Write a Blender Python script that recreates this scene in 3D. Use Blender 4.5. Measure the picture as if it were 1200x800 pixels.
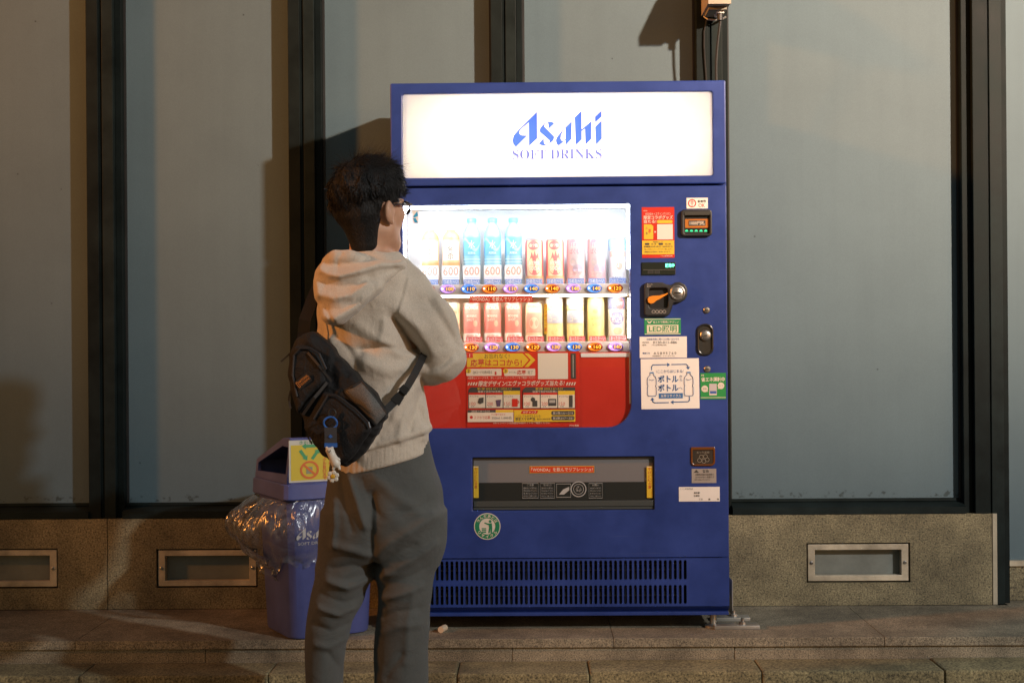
import bpy, bmesh, math, random
import numpy as np
from mathutils import Vector, Matrix
from mathutils.geometry import tessellate_polygon

R = math.radians
random.seed(7)
scene = bpy.context.scene
for o in list(bpy.data.objects):
    bpy.data.objects.remove(o, do_unlink=True)
C = scene.collection

# ------------------------------------------------------------------ camera
CAM = Vector((0.06, -5.30, 1.18))
CROT = Matrix.Rotation(R(0.70), 3, 'Z') @ Matrix.Rotation(R(90.0), 3, 'X') @ Matrix.Rotation(R(-0.43), 3, 'Z')
FPX = 1200 * 50.0 / 36.0
cam_d = bpy.data.cameras.new('camera')
cam_d.lens = 50.0
cam_d.sensor_width = 36.0
cam_d.clip_end = 500
cam = bpy.data.objects.new('camera', cam_d)
cam.matrix_world = Matrix.Translation(CAM) @ CROT.to_4x4()
C.objects.link(cam)
scene.camera = cam

# ------------------------------------------------------------------ night sky, street lamps, exposure
world = bpy.data.worlds.new('World')
scene.world = world
world.use_nodes = True
wn = world.node_tree
sky = wn.nodes.new('ShaderNodeTexSky')
sky.sky_type = 'NISHITA'
sky.sun_disc = False
sky.sun_elevation = R(2.0)
sky.sun_rotation = R(135)
wn.links.new(sky.outputs[0], wn.nodes['Background'].inputs[0])
wn.nodes['Background'].inputs[1].default_value = 0.15

def lamp(name, loc, power, col, radius, aim=None, cone=None):
    d = bpy.data.lights.new(name, 'SPOT' if cone else 'POINT')
    d.energy = power
    d.color = col
    d.shadow_soft_size = radius
    o = bpy.data.objects.new(name, d)
    o.location = loc
    if cone:
        d.spot_size = R(cone)
        d.spot_blend = 1.0
        o.rotation_euler = (Vector(aim) - Vector(loc)).to_track_quat('-Z', 'Y').to_euler()
    C.objects.link(o)
    return o
KEY = (5.3, -5.8, 4.15)        # the lamp up the street on the right
WARM = (-10.0, -4.0, 5.2)      # the amber lamp on the left
lamp('street_lamp_light', KEY, 1180, (0.94, 0.98, 1.0), 0.11)
lamp('warm_head_light', (KEY[0], KEY[1], KEY[2] + .12), 7200, (1.0, 0.68, 0.45), 0.11, (1.8, 0, 3.35), 46)
lamp('amber_lamp_light', WARM, 6000, (1.0, 0.34, 0.055), 0.38, (-0.7, 0, 3.7), 46)

scene.view_settings.view_transform = 'Standard'
scene.view_settings.look = 'None'
scene.view_settings.exposure = 0.0
scene.view_settings.gamma = 1.0
scene.render.engine = 'CYCLES'
scene.cycles.use_denoising = True
scene.cycles.max_bounces = 8
scene.cycles.sample_clamp_indirect = 6.0

# ------------------------------------------------------------------ measuring: a photo pixel (1200 x 800) on the vertical plane y = Y
def P(px, py, Y):
    d = CROT @ Vector(((px - 600) / FPX, (400 - py) / FPX, -1.0))
    t = (Y - CAM.y) / d.y
    return Vector((CAM.x + d.x * t, Y, CAM.z + d.z * t))
def RC(px0, py0, px1, py1, Y):
    a = P(px0, py0, Y); b = P(px1, py1, Y)
    return min(a.x, b.x), min(a.z, b.z), max(a.x, b.x), max(a.z, b.z)

# ------------------------------------------------------------------ materials
MATS = {}
def srgb(h):
    h = h.lstrip('#')
    v = [int(h[i:i + 2], 16) / 255 for i in (0, 2, 4)]
    return tuple(c / 12.92 if c <= 0.04045 else ((c + 0.055) / 1.055) ** 2.4 for c in v)
def base_mat(name):
    m = bpy.data.materials.new(name)
    m.use_nodes = True
    return m, m.node_tree, m.node_tree.nodes['Principled BSDF']
def N(nt, t, **kw):
    n = nt.nodes.new(t)
    for k, v in kw.items():
        if k in n.inputs: n.inputs[k].default_value = v
        else: setattr(n, k, v)
    return n
def coords(nt, scale=(1, 1, 1)):
    g = nt.nodes.new('ShaderNodeNewGeometry')
    mp = nt.nodes.new('ShaderNodeMapping')
    mp.inputs['Scale'].default_value = scale
    nt.links.new(g.outputs['Position'], mp.inputs[0])
    return mp.outputs[0]
def ramp(nt, src, stops):
    r = nt.nodes.new('ShaderNodeValToRGB')
    e = r.color_ramp.elements
    while len(e) < len(stops): e.new(0.5)
    for i, (p, c) in enumerate(stops):
        e[i].position = p
        e[i].color = (*c, 1) if len(c) == 3 else c
    nt.links.new(src, r.inputs[0])
    return r.outputs[0]
def mix(nt, fac, a, b, mode='MIX'):
    m = nt.nodes.new('ShaderNodeMix'); m.data_type = 'RGBA'; m.blend_type = mode
    for s, v in ((m.inputs[0], fac), (m.inputs[6], a), (m.inputs[7], b)):
        if hasattr(v, 'is_linked'): nt.links.new(v, s)
        else: s.default_value = v if isinstance(v, (int, float)) else (*v, 1)
    return m.outputs[2]
def bump(nt, bs, src, strength, dist=0.002):
    b = N(nt, 'ShaderNodeBump', Strength=strength, Distance=dist)
    nt.links.new(src, b.inputs['Height'])
    nt.links.new(b.outputs[0], bs.inputs['Normal'])

def plain(col, rough=0.5, metal=0.0, wear=0.0, bmp=0.0, bscale=400, spec=0.5):
    """paint, plastic, print: a colour with slight uneven tone and fine relief"""
    if isinstance(col, str): col = srgb(col)
    key = ('plain', tuple(round(c, 4) for c in col), rough, metal, wear, bmp, bscale, spec)
    if key in MATS: return MATS[key]
    m, nt, bs = base_mat('paint_%d' % len(MATS))
    bs.inputs['Base Color'].default_value = (*col, 1)
    bs.inputs['Roughness'].default_value = rough
    bs.inputs['Metallic'].default_value = metal
    bs.inputs['Specular IOR Level'].default_value = spec
    if wear > 0:
        n = N(nt, 'ShaderNodeTexNoise', Scale=6.0, Detail=8.0, Roughness=0.65)
        nt.links.new(coords(nt), n.inputs['Vector'])
        c = ramp(nt, n.outputs[0], [(0.3, tuple(x * (1 - wear) for x in col)), (0.7, tuple(min(1, x * (1 + wear * 0.6)) for x in col))])
        nt.links.new(c, bs.inputs['Base Color'])
        r = ramp(nt, n.outputs[0], [(0.25, (rough * 0.8,) * 3), (0.8, (min(1, rough * 1.3),) * 3)])
        nt.links.new(r, bs.inputs['Roughness'])
    if bmp > 0:
        n2 = N(nt, 'ShaderNodeTexNoise', Scale=float(bscale), Detail=3.0)
        nt.links.new(coords(nt), n2.inputs['Vector'])
        bump(nt, bs, n2.outputs[0], bmp)
    MATS[key] = m
    return m
def glow(col, strength):
    key = ('glow', tuple(col), strength)
    if key in MATS: return MATS[key]
    m, nt, bs = base_mat('glow_%d' % len(MATS))
    bs.inputs['Base Color'].default_value = (*col, 1)
    bs.inputs['Emission Color'].default_value = (*col, 1)
    bs.inputs['Emission Strength'].default_value = strength
    MATS[key] = m
    return m
def film(col, tr=0.8):
    """backlit film: lets light through"""
    key = ('film', tuple(col), tr)
    if key in MATS: return MATS[key]
    m, nt, bs = base_mat('film_%d' % len(MATS))
    t = N(nt, 'ShaderNodeBsdfTranslucent'); t.inputs[0].default_value = (*col, 1)
    bs.inputs['Base Color'].default_value = (*col, 1)
    bs.inputs['Roughness'].default_value = 0.35
    mx = N(nt, 'ShaderNodeMixShader'); mx.inputs[0].default_value = tr
    nt.links.new(bs.outputs[0], mx.inputs[1]); nt.links.new(t.outputs[0], mx.inputs[2])
    nt.links.new(mx.outputs[0], nt.nodes['Material Output'].inputs[0])
    MATS[key] = m
    return m
def clear(name, tint=(1, 1, 1), refl=1.0, rough=0.02, ior=1.45, body=0.0, noise=0.0):
    m, nt, bs = base_mat(name)
    tr = N(nt, 'ShaderNodeBsdfTransparent'); tr.inputs[0].default_value = (*tint, 1)
    gl = N(nt, 'ShaderNodeBsdfGlossy'); gl.inputs['Roughness'].default_value = rough
    lw = N(nt, 'ShaderNodeLayerWeight', Blend=0.5)
    pw = N(nt, 'ShaderNodeMath', operation='POWER'); pw.inputs[1].default_value = 4.0
    nt.links.new(lw.outputs['Facing'], pw.inputs[0])
    mul = N(nt, 'ShaderNodeMath', operation='MULTIPLY_ADD'); mul.inputs[1].default_value = 0.9 * refl; mul.inputs[2].default_value = 0.035 * refl
    nt.links.new(pw.outputs[0], mul.inputs[0])
    mx = N(nt, 'ShaderNodeMixShader')
    nt.links.new(mul.outputs[0], mx.inputs[0])
    src = tr.outputs[0]
    if body > 0:
        df = N(nt, 'ShaderNodeBsdfDiffuse'); df.inputs[0].default_value = (.75, .76, .80, 1)
        m2 = N(nt, 'ShaderNodeMixShader'); m2.inputs[0].default_value = body
        if noise > 0:
            n = N(nt, 'ShaderNodeTexNoise', Scale=18.0, Detail=5.0, Distortion=1.5)
            nt.links.new(coords(nt), n.inputs['Vector'])
            f = ramp(nt, n.outputs[0], [(0.4, (body * .3,) * 3), (0.7, (body + noise,) * 3)])
            nt.links.new(f, m2.inputs[0])
        nt.links.new(tr.outputs[0], m2.inputs[1]); nt.links.new(df.outputs[0], m2.inputs[2])
        src = m2.outputs[0]
    nt.links.new(src, mx.inputs[1]); nt.links.new(gl.outputs[0], mx.inputs[2])
    nt.links.new(mx.outputs[0], nt.nodes['Material Output'].inputs[0])
    return m

def granite(name, base, dark, scale=260, rough=0.75, dirt=0.5):
    m, nt, bs = base_mat(name)
    co = coords(nt)
    v = N(nt, 'ShaderNodeTexNoise', Scale=float(scale), Detail=4.0, Roughness=0.8)
    nt.links.new(co, v.inputs['Vector'])
    c = ramp(nt, v.outputs[0], [(0.36, dark), (0.46, tuple(x * .72 for x in base)), (0.54, base), (0.66, tuple(min(1, x * 1.6) for x in base))])
    v2 = N(nt, 'ShaderNodeTexVoronoi', Scale=scale * .45)
    nt.links.new(co, v2.inputs['Vector'])
    sp = ramp(nt, v2.outputs['Distance'], [(0.16, (0.28,) * 3), (0.30, (1,) * 3)])
    c = mix(nt, 0.6, c, sp, 'MULTIPLY')
    st = N(nt, 'ShaderNodeTexNoise', Scale=3.5, Detail=8.0, Roughness=0.7)
    nt.links.new(co, st.inputs['Vector'])
    sc = ramp(nt, st.outputs[0], [(0.3, (1 - dirt,) * 3), (0.62, (1, 1, 1))])
    c = mix(nt, 1.0, c, sc, 'MULTIPLY')
    nt.links.new(c, bs.inputs['Base Color'])
    bs.inputs['Roughness'].default_value = rough
    bump(nt, bs, v.outputs[0], 0.5, 0.003)
    return m

def fabric(name, col, col2, scale=900, rough=0.95, melange=0.0, sheen=0.2, wr=0.0, wscale=(30, 30, 30)):
    m, nt, bs = base_mat(name)
    co = coords(nt)
    n = N(nt, 'ShaderNodeTexNoise', Scale=9.0, Detail=6.0, Roughness=0.6)
    nt.links.new(co, n.inputs['Vector'])
    c = ramp(nt, n.outputs[0], [(0.3, col2), (0.65, col)])
    f = N(nt, 'ShaderNodeTexNoise', Scale=float(scale), Detail=2.0)
    nt.links.new(coords(nt, (1, 1, 2.2)), f.inputs['Vector'])
    if melange:
        sp = ramp(nt, f.outputs[0], [(0.35, (1 - melange,) * 3), (0.65, (1, 1, 1))])
        c = mix(nt, 1.0, c, sp, 'MULTIPLY')
    nt.links.new(c, bs.inputs['Base Color'])
    bs.inputs['Roughness'].default_value = rough
    bs.inputs['Sheen Weight'].default_value = sheen
    bs.inputs['Specular IOR Level'].default_value = 0.2
    bump(nt, bs, f.outputs[0], 0.5, 0.002)
    if wr > 0:
        w = N(nt, 'ShaderNodeTexNoise', Scale=1.0, Detail=5.0, Roughness=0.55, Distortion=1.2)
        nt.links.new(coords(nt, wscale), w.inputs['Vector'])
        b2 = N(nt, 'ShaderNodeBump', Strength=wr, Distance=0.02)
        nt.links.new(w.outputs[0], b2.inputs['Height'])
        for n_ in nt.nodes:
            if n_.type == 'BUMP' and n_ != b2: nt.links.new(b2.outputs[0], n_.inputs['Normal'])
    return m

def panel_mat():
    m, nt, bs = base_mat('blue_grey_panel')
    co = coords(nt)
    n = N(nt, 'ShaderNodeTexNoise', Scale=2.2, Detail=9.0, Roughness=0.62)
    nt.links.new(co, n.inputs['Vector'])
    c = ramp(nt, n.outputs[0], [(0.3, (0.102, 0.150, 0.174)), (0.7, (0.119, 0.174, 0.200))])
    f = N(nt, 'ShaderNodeTexNoise', Scale=420.0, Detail=2.0)
    nt.links.new(co, f.inputs['Vector'])
    sp = ramp(nt, f.outputs[0], [(0.35, (0.90,) * 3), (0.65, (1, 1, 1))])
    c = mix(nt, 1.0, c, sp, 'MULTIPLY')
    s2 = N(nt, 'ShaderNodeTexNoise', Scale=1.0, Detail=6.0)
    nt.links.new(coords(nt, (26, 26, 1.2)), s2.inputs['Vector'])
    sk = ramp(nt, s2.outputs[0], [(0.30, (0.95,) * 3), (0.6, (1, 1, 1))])
    c = mix(nt, 0.7, c, sk, 'MULTIPLY')
    v = N(nt, 'ShaderNodeTexVoronoi', Scale=7.0)
    nt.links.new(co, v.inputs['Vector'])
    dots = ramp(nt, v.outputs['Distance'], [(0.018, (0.25,) * 3), (0.030, (1, 1, 1))])
    c = mix(nt, 0.8, c, dots, 'MULTIPLY')
    # grime specks collected along the foot of the panels
    g = nt.nodes.new('ShaderNodeNewGeometry'); sx = nt.nodes.new('ShaderNodeSeparateXYZ')
    nt.links.new(g.outputs['Position'], sx.inputs[0])
    mr = N(nt, 'ShaderNodeMapRange'); mr.inputs['From Min'].default_value = 0.650; mr.inputs['From Max'].default_value = 0.602
    nt.links.new(sx.outputs['Z'], mr.inputs['Value'])
    gn = N(nt, 'ShaderNodeTexNoise', Scale=48.0, Detail=6.0); nt.links.new(co, gn.inputs['Vector'])
    mu = N(nt, 'ShaderNodeMath', operation='MULTIPLY'); nt.links.new(mr.outputs[0], mu.inputs[0]); nt.links.new(gn.outputs[0], mu.inputs[1])
    gt = N(nt, 'ShaderNodeMath', operation='GREATER_THAN'); gt.inputs[1].default_value = 0.585; nt.links.new(sx.outputs['Z'], gt.inputs[0])
    m3 = N(nt, 'ShaderNodeMath', operation='MULTIPLY'); nt.links.new(mu.outputs[0], m3.inputs[0]); nt.links.new(gt.outputs[0], m3.inputs[1])
    gr = ramp(nt, m3.outputs[0], [(0.56, (1, 1, 1)), (0.66, (0.35, 0.33, 0.28))])
    c = mix(nt, 0.8, c, gr, 'MULTIPLY')
    nt.links.new(c, bs.inputs['Base Color'])
    bs.inputs['Roughness'].default_value = 0.62
    bs.inputs['Specular IOR Level'].default_value = 0.3
    bump(nt, bs, f.outputs[0], 0.12, 0.001)
    return m

M_PANEL = panel_mat()
M_MULL = plain((0.009, 0.014, 0.014), 0.55, 0.0, 0.5, 0.15, 300, 0.1)
M_MULL2 = plain((0.013, 0.020, 0.020), 0.5, 0.0, 0.5, 0.15, 300, 0.1)
M_PLINTH = granite('plinth_granite', (0.31, 0.262, 0.150), (0.05, 0.042, 0.034), 170, 0.7, 0.72)
M_LEDGE = granite('ledge_granite', (0.38, 0.315, 0.215), (0.05, 0.042, 0.034), 240, 0.7, 0.72)
M_KERB = granite('kerb_stone', (0.34, 0.275, 0.14), (0.05, 0.045, 0.03), 130, 0.85, 0.7)
M_ROAD = granite('asphalt', (0.055, 0.053, 0.05), (0.02, 0.02, 0.02), 160, 0.9, 0.4)
M_STEEL = plain((0.55, 0.48, 0.36), 0.45, 0.15, 0.55, 0.25, 120)
M_STEEL2 = plain((0.45, 0.44, 0.42), 0.35, 0.9, 0.4, 0.2, 200)
M_HATCH = plain((0.17, 0.185, 0.165), 0.6, 0, 0.35, 0.1)
M_BLUE = plain((0.024, 0.054, 0.255), 0.33, 0.0, 0.24, 0.05, 160)
M_BLUE2 = plain((0.021, 0.047, 0.225), 0.38, 0.0, 0.2, 0.05, 160)
def scuffed(m):
    """fine pale scuffs and scratches on painted steel"""
    nt = m.node_tree; bs = nt.nodes['Principled BSDF']; src = bs.inputs['Base Color'].links[0].from_socket
    a = N(nt, 'ShaderNodeTexNoise', Scale=1.0, Detail=9.0, Roughness=0.7); nt.links.new(coords(nt, (3, 3, 110)), a.inputs['Vector'])
    b = N(nt, 'ShaderNodeTexNoise', Scale=4.0, Detail=5.0); nt.links.new(coords(nt), b.inputs['Vector'])
    fa = ramp(nt, a.outputs[0], [(0.60, (0, 0, 0)), (0.70, (1, 1, 1))]); fb = ramp(nt, b.outputs[0], [(0.52, (0, 0, 0)), (0.72, (1, 1, 1))])
    f = mix(nt, 1.0, fa, fb, 'MULTIPLY')
    mm = N(nt, 'ShaderNodeMath', operation='MULTIPLY'); mm.inputs[1].default_value = 0.22; nt.links.new(f, mm.inputs[0])
    nt.links.new(mix(nt, mm.outputs[0], src, (0.16, 0.18, 0.30)), bs.inputs['Base Color'])
scuffed(M_BLUE)
M_BLACK = plain((0.012, 0.012, 0.013), 0.4, 0, 0.3)
M_BLACKP = plain((0.018, 0.019, 0.02), 0.5, 0, 0.3, 0.1)
M_DARK = plain((0.006, 0.006, 0.007), 0.8)
M_WHITEP = plain((0.78, 0.78, 0.77), 0.5)
M_PAPER = plain((0.82, 0.78, 0.72), 0.6, 0, 0.08)
M_RED = plain((0.58, 0.030, 0.016), 0.35, 0, 0.08)
M_ORANGE = plain((0.75, 0.26, 0.02), 0.35)
M_YELLOW = plain((0.74, 0.50, 0.035), 0.45, 0, 0.06)
M_GREEN = plain((0.02, 0.27, 0.10), 0.45, 0, 0.06)
M_INK = plain((0.02, 0.02, 0.022), 0.5)
M_INKB = plain((0.02, 0.10, 0.30), 0.5)

# ------------------------------------------------------------------ mesh helpers
def mesh_from(name, verts, faces, mats, smooth=False, midx=None):
    me = bpy.data.meshes.new(name)
    me.from_pydata([tuple(v) for v in verts], [], [tuple(f) for f in faces])
    for m in (mats if isinstance(mats, (list, tuple)) else [mats]):
        me.materials.append(m)
    if midx is not None:
        me.polygons.foreach_set('material_index', midx)
    if smooth:
        me.polygons.foreach_set('use_smooth', [True] * len(me.polygons))
    me.update()
    return me
class MB:
    """collects shapes (world coordinates) for one mesh object"""
    def __init__(s): s.v = []; s.f = []; s.m = []; s.mats = []
    def mi(s, m):
        if m is None: m = s.mats[0] if s.mats else M_BLACK
        if m not in s.mats: s.mats.append(m)
        return s.mats.index(m)
    def raw(s, v, f, m=None):
        k = len(s.v); s.v += [tuple(x) for x in v]; s.f += [tuple(i + k for i in q) for q in f]; s.m += [s.mi(m)] * len(f)
    def box(s, x0, x1, y0, y1, z0, z1, m=None, bev=0.0):
        if bev > 0:
            bm = bmesh.new(); bmesh.ops.create_cube(bm, size=1)
            for v in bm.verts: v.co = Vector((x0 + (v.co.x + .5) * (x1 - x0), y0 + (v.co.y + .5) * (y1 - y0), z0 + (v.co.z + .5) * (z1 - z0)))
            bmesh.ops.bevel(bm, geom=list(bm.edges), offset=bev, segments=2, affect='EDGES', profile=0.6)
            bm.verts.index_update()
            s.raw([v.co[:] for v in bm.verts], [[v.index for v in f.verts] for f in bm.faces], m); bm.free(); return
        v = [(x, y, z) for x in (x0, x1) for y in (y0, y1) for z in (z0, z1)]
        s.raw(v, [(0, 1, 3, 2), (4, 6, 7, 5), (0, 4, 5, 1), (2, 3, 7, 6), (0, 2, 6, 4), (1, 5, 7, 3)], m)
    def prism(s, pts, y0, y1, m=None):
        """polygon pts (x, z) from y0 (front) to y1"""
        n = len(pts)
        a = sum(pts[i][0] * pts[(i + 1) % n][1] - pts[(i + 1) % n][0] * pts[i][1] for i in range(n))
        if a < 0: pts = pts[::-1]
        v = [(x, y0, z) for x, z in pts] + [(x, y1, z) for x, z in pts]
        s.raw(v, [tuple(range(n)), tuple(range(2 * n - 1, n - 1, -1))] + [(i, i + n, (i + 1) % n + n, (i + 1) % n) for i in range(n)], m)
    def flat(s, pts, y, m=None):
        n = len(pts)
        a = sum(pts[i][0] * pts[(i + 1) % n][1] - pts[(i + 1) % n][0] * pts[i][1] for i in range(n))
        if a < 0: pts = pts[::-1]
        s.raw([(x, y, z) for x, z in pts], [tuple(range(n))], m)
    def tube(s, pts, r, m=None, n=8, caps=True):
        pts = [Vector(p) for p in pts]
        rs = r if isinstance(r, (list, tuple)) else [r] * len(pts)
        v = []; f = []; up = None
        for i, p in enumerate(pts):
            d = (pts[min(i + 1, len(pts) - 1)] - pts[max(i - 1, 0)]).normalized()
            if up is None: up = d.orthogonal().normalized()
            up = (up - d * up.dot(d)).normalized(); w = d.cross(up)
            v += [p + (up * math.cos(2 * math.pi * k / n) + w * math.sin(2 * math.pi * k / n)) * rs[i] for k in range(n)]
        for i in range(len(pts) - 1):
            f += [(i * n + k, i * n + (k + 1) % n, (i + 1) * n + (k + 1) % n, (i + 1) * n + k) for k in range(n)]
        if caps: f += [tuple(range(n))[::-1], tuple(range((len(pts) - 1) * n, len(pts) * n))]
        s.raw(v, f, m)
    def lathe(s, prof, c, m=None, n=20, axis='Z', cap=True):
        """prof: (r, h) pairs round a vertical axis (or the y axis, h towards the viewer)"""
        v = []; f = []
        for r, h in prof:
            for k in range(n):
                a = 2 * math.pi * k / n
                if axis == 'Z': v.append((c[0] + r * math.cos(a), c[1] + r * math.sin(a), c[2] + h))
                else: v.append((c[0] + r * math.cos(a), c[1] - h, c[2] + r * math.sin(a)))
        for i in range(len(prof) - 1):
            f += [(i * n + k, i * n + (k + 1) % n, (i + 1) * n + (k + 1) % n, (i + 1) * n + k) for k in range(n)]
        if cap: f += [tuple(range(n))[::-1], tuple(range((len(prof) - 1) * n, len(prof) * n))]
        s.raw(v, f, m)
    def strip(s, pts, wvec, t, m=None):
        """a flat band along pts; wvec: half width vector per point (or one); t thickness vector"""
        pts = [Vector(p) for p in pts]; n = len(pts)
        W = wvec if isinstance(wvec, list) else [wvec] * n
        v = []
        for p, w in zip(pts, W):
            w = Vector(w); tt = Vector(t) / 2
            v += [p - w - tt, p + w - tt, p + w + tt, p - w + tt]
        f = []
        for i in range(n - 1):
            for k in range(4):
                f.append((i * 4 + k, i * 4 + (k + 1) % 4, (i + 1) * 4 + (k + 1) % 4, (i + 1) * 4 + k))
        f += [(3, 2, 1, 0), tuple(range(4 * n - 4, 4 * n))]
        s.raw(v, f, m)
    def build(s, name, mat=None, parent=None, smooth=False, fix=True):
        mats = s.mats or [mat or M_BLACK]
        if mat is not None and s.mats and len(s.mats) == 1 and s.mats[0] is M_BLACK and all(i == 0 for i in s.m): mats = [mat]
        me = mesh_from(name, s.v, s.f, mats, smooth, s.m)
        if fix:
            bm = bmesh.new(); bm.from_mesh(me)
            bmesh.ops.recalc_face_normals(bm, faces=list(bm.faces)); bm.to_mesh(me); bm.free()
        return put(name, me, parent)
def put(name, me, parent=None):
    o = bpy.data.objects.new(name, me)
    C.objects.link(o)
    if parent is not None:
        o.parent = parent
        o.matrix_parent_inverse = world_of(parent).inverted()
    return o
def world_of(o):
    m = Matrix.Translation(o.location) @ o.rotation_euler.to_matrix().to_4x4()
    if o.parent: m = world_of(o.parent) @ o.matrix_parent_inverse @ m
    return m
def tag(o, label, cat=None, group=None, kind=None):
    if label: o['label'] = label
    if cat: o['category'] = cat
    if group: o['group'] = group
    if kind: o['kind'] = kind
    return o
def root(name, loc, label, cat, group=None):
    o = bpy.data.objects.new(name, None)
    o.empty_display_size = 0.1
    o.location = loc
    C.objects.link(o)
    return tag(o, label, cat, group)
def autosmooth(o, ang=35):
    me = o.data
    me.polygons.foreach_set('use_smooth', [True] * len(me.polygons))
    me.set_sharp_from_angle(angle=R(ang))
    return o

TXT = bpy.data.curves.new('lettering_source', 'FONT')
TXO = bpy.data.objects.new('lettering_source', TXT)
C.objects.link(TXO)
TXC = {}
def text_geo(s, bold=0.0, res=2):
    key = (s, bold, res)
    if key in TXC: return TXC[key]
    TXT.body = s; TXT.resolution_u = res; TXT.offset = bold; TXT.size = 1.0
    me = bpy.data.meshes.new_from_object(TXO)
    v = [(p.co.x, p.co.y) for p in me.vertices]; f = [tuple(q.vertices) for q in me.polygons]
    bpy.data.meshes.remove(me)
    TXC[key] = (v, f)
    return v, f
def add_text(mb, s, x0, z0, x1, z1, y, m, bold=0.0, shear=0.0, keep=True, align='C', res=2, wrap=None):
    """flat lettering in the plane y filling the box; wrap = (cx, cy, r) bends it round a cylinder"""
    v, f = text_geo(s, bold, res)
    if not v: return
    a0 = min(p[0] for p in v); a1 = max(p[0] for p in v); b0 = min(p[1] for p in v); b1 = max(p[1] for p in v)
    sx = (x1 - x0) / max(a1 - a0, 1e-6); sz = (z1 - z0) / max(b1 - b0, 1e-6)
    if keep: sx = min(sx, sz * 1.15); sz = min(sz, sx * 1.6)
    w = (a1 - a0) * sx; h = (b1 - b0) * sz
    ox = {'C': (x0 + x1 - w) / 2, 'L': x0, 'R': x1 - w}[align]; oz = (z0 + z1 - h) / 2
    out = []
    for px, pz in v:
        zz = oz + (pz - b0) * sz
        xx = ox + (px - a0) * sx + shear * (zz - z0)
        if wrap:
            cx, cy, r = wrap; an = (xx - cx) / r
            out.append((cx + r * math.sin(an), cy - r * math.cos(an), zz))
        else: out.append((xx, y, zz))
    mb.raw(out, f, m)

CUR = None
def plate(name, outer, holes, y_front, thick, mat, parent=None, bev=0.0):
    """a sheet in the xz plane with holes cut through it"""
    cu = bpy.data.curves.new('plate_source', 'CURVE')
    cu.dimensions = '2D'; cu.fill_mode = 'BOTH'
    cu.extrude = max(thick / 2 - bev, 0.0001); cu.bevel_depth = bev; cu.bevel_resolution = 1; cu.offset = -bev
    for ring in [outer] + holes:
        sp = cu.splines.new('POLY'); sp.points.add(len(ring) - 1)
        for i, (x, z) in enumerate(ring): sp.points[i].co = (x, z, 0, 1)
        sp.use_cyclic_u = True
    ob = bpy.data.objects.new('plate_source', cu); C.objects.link(ob)
    me = bpy.data.meshes.new_from_object(ob)
    bpy.data.objects.remove(ob); bpy.data.curves.remove(cu)
    for v in me.vertices:
        x, z, e = v.co; v.co = (x, y_front + thick / 2 - e, z)
    me.materials.clear(); me.materials.append(mat)
    for p in me.polygons: p.material_index = 0
    me.name = name
    return autosmooth(put(name, me, parent), 30)
def rrect(x0, z0, x1, z1, r=0.0, n=5, rr=None):
    """rounded rectangle ring, rr = radii (bl, br, tr, tl)"""
    rr = rr or (r, r, r, r)
    cs = [((x0, z0), (1, 1), 180), ((x1, z0), (-1, 1), 270), ((x1, z1), (-1, -1), 0), ((x0, z1), (1, -1), 90)]
    out = []
    for (cx, cz), (sx, sz), a0 in cs:
        q = rr[len(out) and [(x0, z0), (x1, z0), (x1, z1), (x0, z1)].index((cx, cz))]
        if q <= 0: out.append((cx, cz)); continue
        for k in range(n + 1):
            a = R(a0 + 90 * k / n)
            out.append((cx + sx * q + q * math.cos(a), cz + sz * q + q * math.sin(a)))
    return out
def ngon(cx, cz, rx, rz=None, n=24, a0=0):
    rz = rz or rx
    return [(cx + rx * math.cos(R(a0) + 2 * math.pi * k / n), cz + rz * math.sin(R(a0) + 2 * math.pi * k / n)) for k in range(n)]

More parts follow.
